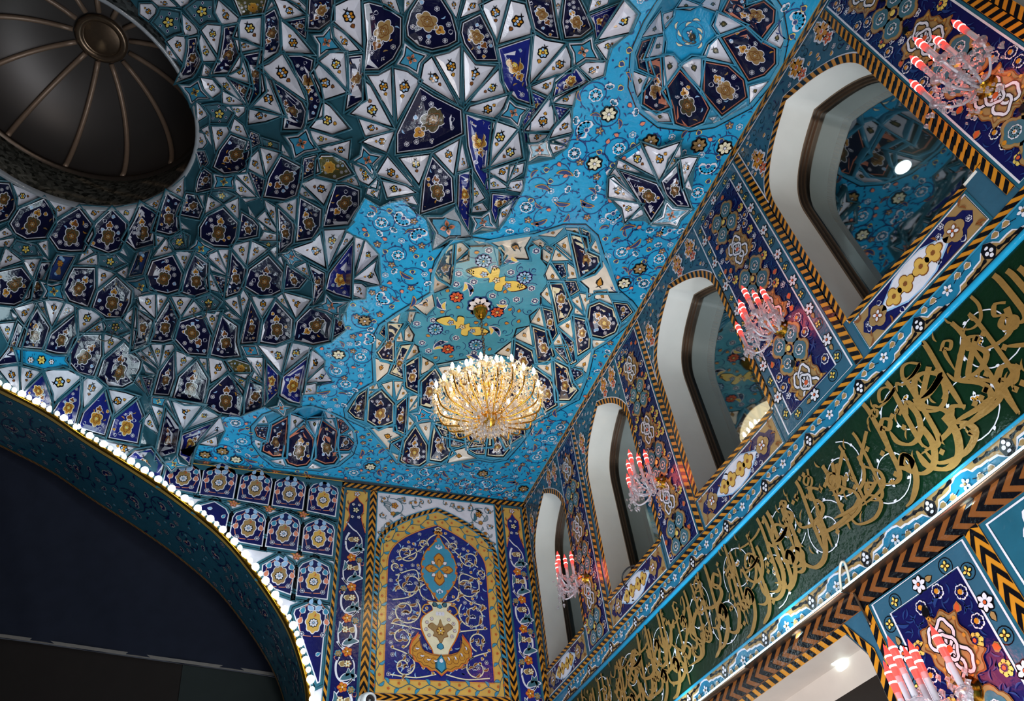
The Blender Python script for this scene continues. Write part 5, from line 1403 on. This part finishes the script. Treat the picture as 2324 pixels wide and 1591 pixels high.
for sg in (1, -1):
    g = lambda q: [(xc + sg * a, b) for a, b in q]
    for q in ([(.02, 8.85), (.2, 8.72), (.42, 8.4), (.9, 8.1)], [(.1, 7.2), (.4, 7.35), (.5, 7.9), (.95, 7.75)], [(.12, 7.28), (.3, 7.6), (.62, 7.3), (1.0, 7.2)], [(.4, 6.6), (.7, 6.65), (1.02, 6.7)], [(.5, 5.95), (.7, 6.1), (1.0, 6.2)], [(.1, 5.72), (.5, 5.64), (1.0, 5.68)]): stroke(A, smooth(g(q), 7), .024, 'cream', 8)
inn = offset(ccw(nv)[0], -.05)
for p in dart(inn, .085, 5000, .03):
    k = rnd.random(); a = rnd.uniform(0, 6.3); (rosette(A, p, .042, 6, 'white', 'navy', 'white', a, 7) if k < .25 else leaf(A, p, a, .075, .7, 'ochre', 'white', 7) if k < .4 else comma(A, p, a, .12, .25, 'lblue' if k > .85 else 'dblue', None, 6.5))
# pendant medallion, vase and boat shaped dish
mz = 7.96
ml = smooth([(0, .80), (.1, .62), (.2, .50), (.29, .38), (.35, .22), (.385, .08), (.36, 0), (.385, -.1), (.34, -.24), (.27, -.38), (.18, -.5), (.09, -.62), (0, -.72), (-.09, -.62), (-.18, -.5), (-.27, -.38), (-.34, -.24), (-.385, -.1), (-.36, 0), (-.385, .08), (-.35, .22), (-.29, .38), (-.2, .50), (-.1, .62)], 3, True) + [xc, mz]
A.poly((ml - [xc, mz]) * 1.08 + [xc, mz], 'brown', 11); A.poly((ml - [xc, mz]) * 1.05 + [xc, mz], 'orange', 12); A.poly(ml, 'teal', 13)
for t in range(0, len(ml), 5): A.poly(tf(D8, ml[t], .035), 'red', 14); A.poly(tf(D6, ml[t], .02), 'orange', 15)
for b in range(4): 
    a = b * 1.5708 + 1.5708; L_ = .36 if b % 2 == 0 else .29
    A.poly(tf(PETAL * [1.1, 1.25], (xc, mz), L_, a), 'brown', 14); A.poly(tf(PETAL * [1.02, 1.05], (xc, mz), L_, a), 'orange', 15); A.poly(tf(PETAL * [.7, .6], (xc, mz), L_, a), 'brown', 16); A.poly(tf(PETAL * [.62, .45], (xc, mz), L_, a), 'ochre', 17)
    leaf(A, (xc + .14 * math.cos(a + .78), mz + .16 * math.sin(a + .78)), a + .78, .1, .8, 'white', 'brown', 15)
for z_, r in ((mz + .5, .09), (mz - .48, .08)): lotus(A, (xc, z_), r, 1.57 if z_ > mz else -1.57, 'white', 'lblue', 15, 3, 1.6)
for z_, r in ((mz + .87, .1), (8.92, .09)): lotus(A, (xc, z_), r, 1.57, 'orange' if z_ < 8.9 else 'cream', 'brown', 12, 3, 2.)
vs = smooth(X([(0, 6.02), (.13, 6.05), (.17, 6.2), (.3, 6.42), (.385, 6.66), (.36, 6.84), (.22, 6.97), (.15, 7.02), (.17, 7.1), (.25, 7.19), (0, 7.2), (-.25, 7.19), (-.17, 7.1), (-.15, 7.02), (-.22, 6.97), (-.36, 6.84), (-.385, 6.66), (-.3, 6.42), (-.17, 6.2), (-.13, 6.05)]), 3, True); vc = np.array([xc, 6.6])
A.poly((vs - vc) * [1.1, 1.03] + vc, 'red', 11); A.poly((vs - vc) * [1.06, 1.02] + vc, 'orange', 12); A.poly(vs, 'cream', 13)
ht = smooth(X([(0, 6.33), (.07, 6.45), (.15, 6.48), (.13, 6.56), (.25, 6.66), (.16, 6.74), (.06, 6.68), (0, 6.82), (-.06, 6.68), (-.16, 6.74), (-.25, 6.66), (-.13, 6.56), (-.15, 6.48), (-.07, 6.45)]), 3, True); A.poly((ht - [xc, 6.6]) * 1.08 + [xc, 6.6], 'brown', 14); A.poly(ht, 'tan', 15); flower(A, (xc, 6.58), .09, 6, 'gold', 'brown', 'white', 0, 16)
for s_ in (-1, 1):
    for q in ((.18, 6.83), (.28, 6.75), (.3, 6.6), (.24, 6.48)): flower(A, (xc + s_ * q[0], q[1]), .038, 6, 'white', 'brown', 'ochre', 0, 14)
    leaf(A, (xc + s_ * .08, 7.1), 1.57 - s_ * .5, .12, .7, 'slate', 'blk', 14); hd = X([(s_ * .2, 7.15), (s_ * .33, 7.12), (s_ * .38, 7.0), (s_ * .3, 6.93)]); stroke(A, smooth(hd, 4), .03, 'ochre', 12)
for t in (-.06, 0, .06): A.poly(tf(D8 * [.035, .05], (xc + t, 6.95)), 'white', 14)
leaf(A, (xc, 6.2), 1.57, .14, .8, 'teal', 'tealD', 14); leaf(A, (xc, 7.06), 1.57, .1, .9, 'teal', 'tealD', 14)
ds = np.array(X([(0, 5.69), (.12, 5.79), (.2, 5.77), (.3, 5.84), (.38, 5.84), (.44, 5.92), (.52, 5.94), (.56, 6.04), (.62, 6.08), (.62, 6.2), (.58, 6.32), (.5, 6.42), (.44, 6.5), (.45, 6.4), (.42, 6.25), (.34, 6.15), (.2, 6.1), (0, 6.08)])); ds = np.concatenate([ds, [(2 * xc - a, b) for a, b in ds[1:-1][::-1]]])
dc = np.array([xc, 5.97]); A.poly((ds - dc) * [1.04, 1.08] + dc, 'red', 16); A.poly(ds, 'ochre', 17); stroke(A, (ds - dc) * [.93, .82] + dc, .014, 'brown', 18, True)
for s_ in (-1, 1):
    for q in ((.16, 5.97), (.3, 5.99), (.43, 6.06), (.53, 6.2)): comma(A, (xc + s_ * q[0], q[1]), 1 * s_ + 1, .09, .4, 'white', 'brown', 18); stroke(A, tf(disc(12), (xc + s_ * q[0], q[1] - .01), .06), .01, 'brown', 18, True)
leaf(A, (xc, 5.74), 1.57, .34, .5, 'teal', 'tealD', 18); leaf(A, (xc, 5.92), 1.57, .1, .8, 'white', 'teal', 20)
chevron(A, [(xl, 5.26), (xr, 5.26)], .13, .2, 'orange', 'blk', 9, double=True, skew=.8)
tag(A.build('vase_panel', mapB), 'arched tile panel of a cream vase in gold scrolls, framed in a gold border', 'tile panel')
# arch soffit, lamps and cloth
def mapS(p, o):
    x = np.stack([np.interp(p[:, 0], sR, RP[:, k]) for k in (0, 1)], 1); n = np.stack([np.interp(p[:, 0], sR, nR[:, k]) for k in (0, 1)], 1)
    q = x - n * o[:, None]; return np.stack([q[:, 0], DY + p[:, 1], q[:, 1]], 1)
A = Art(); DP = 2.25; ST = sR[-1]
for i in range(NR - 1): A.poly([(sR[i], 0), (sR[i + 1], 0), (sR[i + 1], DP), (sR[i], DP)], 'tealD', 0)
band = np.array([(0, .16), (ST, .16), (ST, DP - .12), (0, DP - .12)])
for k, s0 in enumerate(np.arange(.4, ST, .8)):
    p = spiral((s0, .75 + .5 * (k % 2)), .42, k * 2., 1.2, 1 if k % 2 else -1, 24, .25); stroke(A, p, .022, 'navy', 2); lotus(A, p[-1], .12, k, 'grey', 'navy', 3, 6, 2.8, 'salmon')
    for j in range(3, 24, 4): comma(A, p[j], k + j, .16, .3, 'navy', None, 2)
for p in dart(band, .22, 3000, .08): k = rnd.random(); (rosette(A, p, .075, 6, 'grey', 'navy', 'tan', k, 3) if k < .3 else lotus(A, p, .09, k * 30, 'grey', 'navy', 3, 5, 2.4) if k < .5 else comma(A, p, k * 40, .17, .3, 'navy', None, 2) if k < .8 else leaf(A, p, k * 40, .08, .7, 'teal', 'grey', 3))
for t, w, c_ in ((.07, .14, 'gold'), (.145, .02, 'blk'), (DP - .05, .08, 'tan')): stroke(A, np.stack([sR, np.full(NR, t)], 1), w, c_, 2)
chevron(A, np.stack([sR, np.full(NR, DP - .05)], 1), .08, .16, 'tan', 'brown', 3, skew=.8)
tag(A.build('arch_soffit', mapS), 'underside of the big arch, slate blue tiles with pale flowers and rope edge', 'arch')
s_ = Sol(); fr = RP + nR * .09
s_.tube([(x, DY - .02, z) for x, z in RP + nR * .02], .045, 'gold_metal', 6)
root = empty('arch_light_string', (-1.5, DY, 9), 'string of white round bulbs with smaller dim reflections between them along the rim of the big arch', 'light string')
s_.build('mounting_strip', root)
t = .35; k = 0
while t < ST - .3:
    x = np.array([np.interp(t, sR, fr[:, i]) for i in (0, 1)]); r = .078 if k % 2 == 0 else .052; s_ = Sol()
    s_.lathe((x[0], DY - .01, x[1]), [(r * .7, 0), (r, -.03), (r * .92, -.075), (r * .6, -.115), (0, -.13)], 'bulb_white' if k % 2 == 0 else 'bulb_reflection', 12, (0, 1, 0)); s_.build('bulb', root, True)  # every second, smaller piece is a bulb's reflection built as a dim glow
    if k % 8 == 2 and -6 < x[0]: lamp('arch_lamp', (x[0], DY - 1.2, x[1] - .35), 6, (.75, .93, 1), .15)
    t += .178; k += 1
# cloth hung in the arch
def cloth(name, f, nu, nv, mat, lab, parent=None):
    V = [f(i / nu, j / nv) for i in range(nu + 1) for j in range(nv + 1)]; F = [(i * (nv + 1) + j, i * (nv + 1) + j + 1, (i + 1) * (nv + 1) + j + 1, (i + 1) * (nv + 1) + j) for i in range(nu) for j in range(nv)]
    return tag(link(name, raw_mesh(name, V, F, [mat], None, True), parent), lab, 'cloth' if lab else None)
YB = DY + DP + .05
def seam(u): return on_y([(-60 + 780 * u, 1440 + 40 * (u * 2.2) ** 1.35 + 8 * math.sin(u * 4))], YB + .9)[0]
def upper(u, v):
    b = seam(u); t = np.array([-6.8 + 9 * u, YB + .02, 12.2 - 1.2 * u]); p = b * (1 - v) + t * v; p[1] += .5 * math.sin(v * 3.14) + .06 * math.sin(u * 23 + 4 * v) * (1 - v) + .05 * math.sin(u * 60 + v * 9) * max(0, .35 - u); return p
c1 = cloth('black_drape', upper, 60, 24, 'black_cloth', 'black cloth filling the upper part of the big arch')
cloth('seam_piping', lambda u, v: seam(u) + np.array([0, -.04, .07 * v - .02]), 60, 1, 'cloth_seam', None, c1)
cloth('black_drape', lambda u, v: seam(u) * [1, 1, 1] + np.array([0, .05 + .8 * v, -.01 - 5.5 * v]), 40, 8, 'cloth_dark', 'brownish black cloth hanging below the pale seam in the arch')
cloth('black_drape', lambda u, v: seam(.61 + .39 * u) + np.array([.35 * v, .02 + .5 * v, -.03 - 4 * v]), 20, 8, 'cloth_grey', 'greenish black cloth at the right of the seam, lowest in the arch')
# ---- metal dome ---------------------------------------------------------------------------
ax, ay = -3.4709 * HR / 10, 6.0637 * HR / 10; R1 = 1.665 * HR / 10
ZT, RT = HR * 1.085, 1.6306 * HR * .1085; ax2, ay2 = -3.2851 * ZT / 10, 5.4977 * ZT / 10; ZA = HR * 1.19; ab = np.array([-2.9956 * ZA / 10, 4.9701 * ZA / 10])
root = empty('ribbed_dome', (ax, ay, HR), 'dark ribbed metal dome with a round boss inside the mirror tiled drum', 'dome')
def ctr(z):
    if z <= ZT: t = (z - HR) / (ZT - HR); return np.array([ax, ay]) * (1 - t) + np.array([ax2, ay2]) * t
    t = (z - ZT) / (ZA - ZT); return np.array([ax2, ay2]) * (1 - t) + ab * t
def revolve(prof, mat, name, n=72, sm=True):
    V = []; F = []
    for r, z in prof:
        c = ctr(z)
        for j in range(n): a = 6.2832 * j / n; V.append((c[0] + r * math.cos(a), c[1] + r * math.sin(a), z))
    for i in range(len(prof) - 1):
        for j in range(n): F.append((i * n + j, i * n + (j + 1) % n, (i + 1) * n + (j + 1) % n, (i + 1) * n + j))
    return link(name, raw_mesh(name, V, F, [mat], None, sm), root)
revolve([(R1 + .05, HR - .03), (R1 + .03, HR - .06), (R1 - .02, HR - .03), (R1 - .02, HR + .04)], 'grey', 'rim_moulding')
revolve([(R1 - .01, HR + .03), (R1 + .02, HR + .35), (RT + .02, ZT - .06)], 'mirror_mosaic', 'mirror_drum')
revolve([(RT + .04, ZT - .1), (RT - .05, ZT - .07), (RT - .05, ZT - .02), (RT + .03, ZT)], 'bronze_dark', 'drum_moulding')
rb = .28 * ZA / 10; dome = lambda t: (rb + (RT - rb) * math.cos(t * math.pi / 2) ** .9, ZT + (ZA - ZT) * math.sin(t * math.pi / 2) ** 1.15)
revolve([dome(t) for t in np.linspace(0, 1, 18)], 'dome_metal', 'dome_shell')
s_ = Sol(); cz = ctr(ZA); s_.lathe((cz[0], cz[1], ZA), [(rb * 1.1, .0), (rb * 1.12, -.07), (rb * .98, -.1), (rb * .8, -.07), (rb * .78, -.03), (rb * .76, -.035), (0, -.05)], 'bronze', 40); s_.build('boss', root, True)
phi = [math.atan2(q[1] - ay2, q[0] - ax2) for q in on_z([(118, 366), (280, 403), (405, 355)], ZT)]
for k in range(13):
    a = phi[1] + (k) * 6.2832 / 13; s_ = Sol()
    s_.tube([np.array([*(ctr(dome(t)[1]) + (dome(t)[0] - .03) * np.array([math.cos(a), math.sin(a)])), dome(t)[1] - .02]) for t in np.linspace(0, .97, 16)], .05, 'dome_rib', 6); s_.build('rib', root, True)
# ---- chandelier ---------------------------------------------------------------------------
hx, hy = 3.46, 9.05; Hc = np.array([hx, hy, 0])
root = empty('chandelier', (hx, hy, 8.1), 'large gold crystal chandelier with many lit candle bulbs under the turquoise medallion', 'chandelier')
s_ = Sol(); s_.lathe((hx, hy, 10.98), [(.02, 0), (.15, -.02), (.15, -.08), (.13, -.14), (.1, -.22), (.05, -.28), (.02, -.3)], 'gold_metal', 20); s_.build('canopy', root, True)
s_ = Sol(); z = 10.7; k = 0
while z > 9.2:
    t = np.linspace(0, 6.2832, 9); r = np.stack([.028 * np.cos(t), 0 * t, .05 * np.sin(t)], 1)
    if k % 2: r = r[:, [1, 0, 2]]
    s_.tube(r + [hx, hy, z - .03], .008, 'bronze', 5, False); z -= .072; k += 1
s_.build('chain', root)
s_ = Sol(); s_.lathe((hx, hy, 0), [(.0, 9.25), (.03, 9.2), (.035, 9.05), (.09, 8.95), (.05, 8.8), (.04, 8.6), (.08, 8.5), (.05, 8.4), (.06, 8.25), (.14, 8.18), (.16, 8.08), (.1, 7.98), (.04, 7.92), (0, 7.9)], 'brass_metal', 18); s_.build('stem', root, True)
rq = random.Random(5); tips = []
def arm(a, R_, z1, z0, mid):
    d = np.array([math.cos(a), math.sin(a), 0]); P_ = lambda r, z: Hc + d * r + [0, 0, z]
    p = smooth([P_(.08, z0), P_(R_ * .3, z0 - .08), P_(R_ * .62, z0 - .02), P_(R_ * .9, mid), P_(R_ * .99, z1 - .2)], 5)
    s_ = Sol(); s_.tube(p, .016, 'brass_metal', 5); o = s_.build('arm', root, True)
    s_ = Sol(); s_.lathe(P_(R_, z1), [(.0, -.22), (.035, -.2), (.075, -.17), (.05, -.16), (.022, -.15), (.022, -.06), (.02, -.055)], 'crystal_gold_reflect', 8)
    s_.build('candle_cup', o)
    s_ = Sol(); s_.lathe(P_(R_, z1), [(.022, -.06), (.034, -.02), (.03, .02), (.012, .07), (0, .09)], 'bulb_warm', 8); s_.build('bulb', o, True)
    tips.append(P_(R_, z1))
    g = Sol()
    for k in range(9): b = a + rq.uniform(-.9, .9); q = P_(R_, z1 - .2) + [rq.uniform(-.09, .09), rq.uniform(-.09, .09), rq.uniform(-.05, .1)]; g.gem(q, rq.uniform(.012, .024), rq.uniform(.04, .1), 'crystal' if rq.random() < .5 else 'crystal_gold_reflect')
    for k in range(6): q = P_(R_ + rq.uniform(-.08, .08), z1 - .28 - .05 * k) + [rq.uniform(-.03, .03), rq.uniform(-.03, .03), 0]; g.gem(q, .014 + .012 * (k == 5), .06 + .06 * (k == 5), 'crystal')
    g.build('crystal_strand', o)
for k in range(22): arm(k * 6.2832 / 22, .92 + .03 * (k % 2), 8.66 + .05 * (k % 2), 8.12, 8.22)
for k in range(15): arm(.2 + k * 6.2832 / 15, .66, 8.92, 8.3, 8.5)
for k in range(8): arm(.1 + k * 6.2832 / 8, .34, 9.12, 8.5, 8.75)
g = Sol(); g2 = Sol()
for k in range(3000):
    a = rq.uniform(0, 6.2832); v = rq.random(); r = .1 + .9 * math.sqrt(rq.random())
    zz = 8.0 + .52 * (r / 1.0) ** 1.5 + rq.uniform(-.1, .28) * (1.15 - .6 * r)
    (g if v < .33 else g2).gem(Hc + [r * math.cos(a), r * math.sin(a), zz], rq.uniform(.011, .024), rq.uniform(.03, .09), 'crystal' if v < .33 else 'crystal_gold_reflect', 4)
for k in range(420):
    a = rq.uniform(0, 6.2832); r = .55 * math.sqrt(rq.random()); g.gem(Hc + [r * math.cos(a), r * math.sin(a), 7.78 + .5 * r + rq.uniform(0, .2)], rq.uniform(.015, .03), rq.uniform(.06, .14), 'crystal', 5)
o = g.build('clear_crystals', root); o['kind'] = 'stuff'; o = g2.build('gold_reflect_crystals', root); o['kind'] = 'stuff'
lamp('chandelier_light', (hx, hy, 8.72), 26, (1, .76, .46), .5)
# ---- wall sconces ---------------------------------------------------------------------------
AR = [(-.26, .68), (-.27, .55), (-.31, .43), (-.08, .64), (.05, .54), (.28, .47)]
BR = [(-.36, .57), (-.19, .7), (-.11, .82), (-.06, .64), (.05, .73), (.24, .61)]
for u, zb, arms, lab in ((1.30, 6.42, BR, 'crystal wall sconce with red candles at the upper end of the window wall'), (4.78, 6.58, AR, 'crystal wall sconce with red candles on the white flower-bordered pilaster panel'), (8.25, 6.55, AR, 'crystal wall sconce with red candles beside the window that mirrors the chandelier'), (11.42, 6.55, AR, 'crystal wall sconce with red candles nearest the room corner'), (4.78, 2.0, BR, 'crystal wall sconce with red candles below the calligraphy band')):
    root = empty('wall_sconce', (WX, u, zb), lab, 'sconce', 'crystal sconces with red candles on the window wall')
    s_ = Sol(); s_.lathe((WX - .01, u, zb), [(.11, 0), (.12, .03), (.08, .06), (.1, .1), (.07, .17), (0, .2)], 'gold_metal', 16, (-1, 0, 0)); s_.build('backplate', root, True)
    allg = Sol(); ng = 0
    for j, (du, d) in enumerate(arms):
        top = np.array([WX - d, u + du, zb + .3 - (.06 if j % 2 else 0)]); b = top - [0, 0, .46]
        s_ = Sol(); p0 = np.array([WX - .16, u, zb]); s_.tube(smooth([p0, p0 + (b - p0) * .4 - [0, 0, .16], p0 + (b - p0) * .8 - [0, 0, .14], b], 5), .014, 'candle_glass', 6); a_ = s_.build('arm', root, True)
        s_ = Sol(); s_.lathe(b, [(.0, -.03), (.03, -.02), (.06, .02), (.05, .03), (.03, .02), (.026, .05)], 'crystal', 12); s_.build('drip_cup', a_)
        c_ = Sol(); c_.lathe(b, [(.027, .03), (.027, .22)], 'candle_glass', 10); c_.lathe(b, [(.027, .22), (.027, .345)], 'candle_pink', 10); cd = c_.build('candle', root, True)
        s_ = Sol(); s_.lathe(top, [(.030, -.19), (.034, -.06), (.034, -.02), (.022, .02), (.008, .07), (0, .09)], 'red_glow', 10); s_.build('red_tip', cd, True)
        s_ = Sol(); s_.lathe(top, [(.0355, -.03), (.0355, -.014)], 'white_glow', 10); s_.lathe(top, [(.0355, -.115), (.0355, -.097)], 'white_glow', 10); s_.build('lit_ring', cd)
        for k in range(13):
            q = b + [rq.gauss(0, .06), rq.gauss(0, .06), rq.uniform(-.2, .05)]; s_ = allg
            if k < 3: s_ = Sol(); s_.gem(q - [0, 0, .08], .028, .1, 'crystal', 6); s_.build('crystal_drop', a_)
            else: allg.gem(q, rq.uniform(.014, .03), rq.uniform(.035, .08), 'crystal', 6)
    for k in range(70): allg.gem((WX - rq.uniform(.1, .6), u + rq.gauss(0, .16), zb - rq.uniform(-.05, .3)), rq.uniform(.014, .03), rq.uniform(.035, .09), 'crystal', 6)
    o = allg.build('crystal_chains', root); o['kind'] = 'stuff'
    lamp('sconce_glow', (WX - .42, u, zb + .22), 2.2, (1, .14, .08), .12)
# ---- light tubes under the calligraphy band ------------------------------------------------------
for a, b, lab in ((2.2, 5.58, 'long glowing light tube under the lower scrolling border, nearest the flower-bordered panel'), (5.64, 7.52, 'middle glowing light tube under the lower scrolling border'), (7.58, 10.6, 'glowing light tube under the lower scrolling border, towards the room corner')):
    s_ = Sol(); s_.tube([(WX - .09, a, 3.345), (WX - .09, b, 3.345)], .02, 'led', 8); root = s_.build('light_tube', None, True); tag(root, lab, 'tube light', 'light tubes under the calligraphy band')
    s_ = Sol(); s_.add(*box(WX - .13, WX - .015, a - .02, b + .02, 3.312, 3.322), 'bronze'); s_.build('tube_housing', root)
    area('tube_light', (WX - .13, (a + b) / 2, 3.37), (.62, 0, .8), .06, 2.4 * (b - a), (.66, .93, 1), (b - a) * S)
# ---- small things ---------------------------------------------------------------------------------
q = on_y([(833, 1583)], DY - .25)[0]; root = empty('security_camera', q, 'small white security camera at the foot of the vase panel', 'camera')
s_ = Sol(); s_.lathe(q + [0, .22, 0], [(.14, 0), (.14, -.05), (.1, -.08)], 'white_plastic', 20, (0, 1, 0)); s_.tube([q + [0, .14, 0], q + [0, .05, .02]], .05, 'white_plastic', 10); s_.build('mount', root, True)
s_ = Sol(); s_.lathe(q + [0, .1, 0], [(.0, 0), (.1, -.01), (.125, -.08), (.125, -.26), (.11, -.3), (.085, -.31)], 'white_plastic', 20, (-.1, 1, .35)); s_.build('housing', root, True)
s_ = Sol(); s_.lathe(q + [0, .1, 0], [(.085, -.305), (.06, -.3), (0, -.315)], 'black_plastic', 16, (-.1, 1, .35)); s_.build('lens', root, True)
for p, g, L_, lab in (((474, 694), 'M', .30, 'thin wire hook hanging from the rosette panel left of the turquoise vault'), ((263, 742), 'M', .34, 'thin wire hook hanging from the rosette panel above the arch bulbs'), ((697, 942), 'B', .3, 'thin wire hook hanging in the rosette recess above the blue tile rows'), ((1571, 84), 'A', .2, 'dark bracket hanging in the rosette recess above the largest window')):
    b = lifter(HF[g])(np.array([p], float), np.array([.03]))[0]; s_ = Sol()
    s_.tube(smooth([b, b - [.01, 0, L_ * .6], b - [.0, 0, L_], b + [-.08, .02, -L_ * 1.25], b + [-.2, .02, -L_ * 1.15], b + [-.22, 0, -L_ * .9]], 5), .012, 'wire', 6); s_.lathe(b, [(.05, 0), (.05, -.03), (0, -.05)], 'bronze', 10)
    tag(s_.build('ceiling_hook', None, True), lab, 'hook', 'wire hooks hanging from the vaults')
for pts, d, m, r, lab in ((((1911, 1348), (1906, 1310), (1908, 1280), (1916, 1276), (1924, 1300), (1930, 1332)), .06, 'cord', .014, 'pale cord looped over the light tube beside the flower-bordered panel'), (((1938, 1345), (1955, 1380), (1976, 1418)), .03, 'bronze', .012, 'thin brown cable hanging from the light tube to the doorway'), (((1440, 1283), (1424, 1290), (1413, 1305), (1414, 1322), (1424, 1333)), .1, 'black_cord', .014, 'black cable looping over the sill of the second window from the corner')):
    s_ = Sol(); s_.tube(smooth(on_x(pts, WX - d), 5), r, m, 6); tag(s_.build('cable', None, True), lab, 'cable')
# floor and unseen walls close the room
s_ = Sol(); s_.add([(-12, -4, ZF), (WX, -4, ZF), (WX, 20, ZF), (-12, 20, ZF)], [(0, 1, 2, 3)], 'lintel_marble'); tag(s_.build('floor'), 'pale marble floor', 'floor', kind='structure')
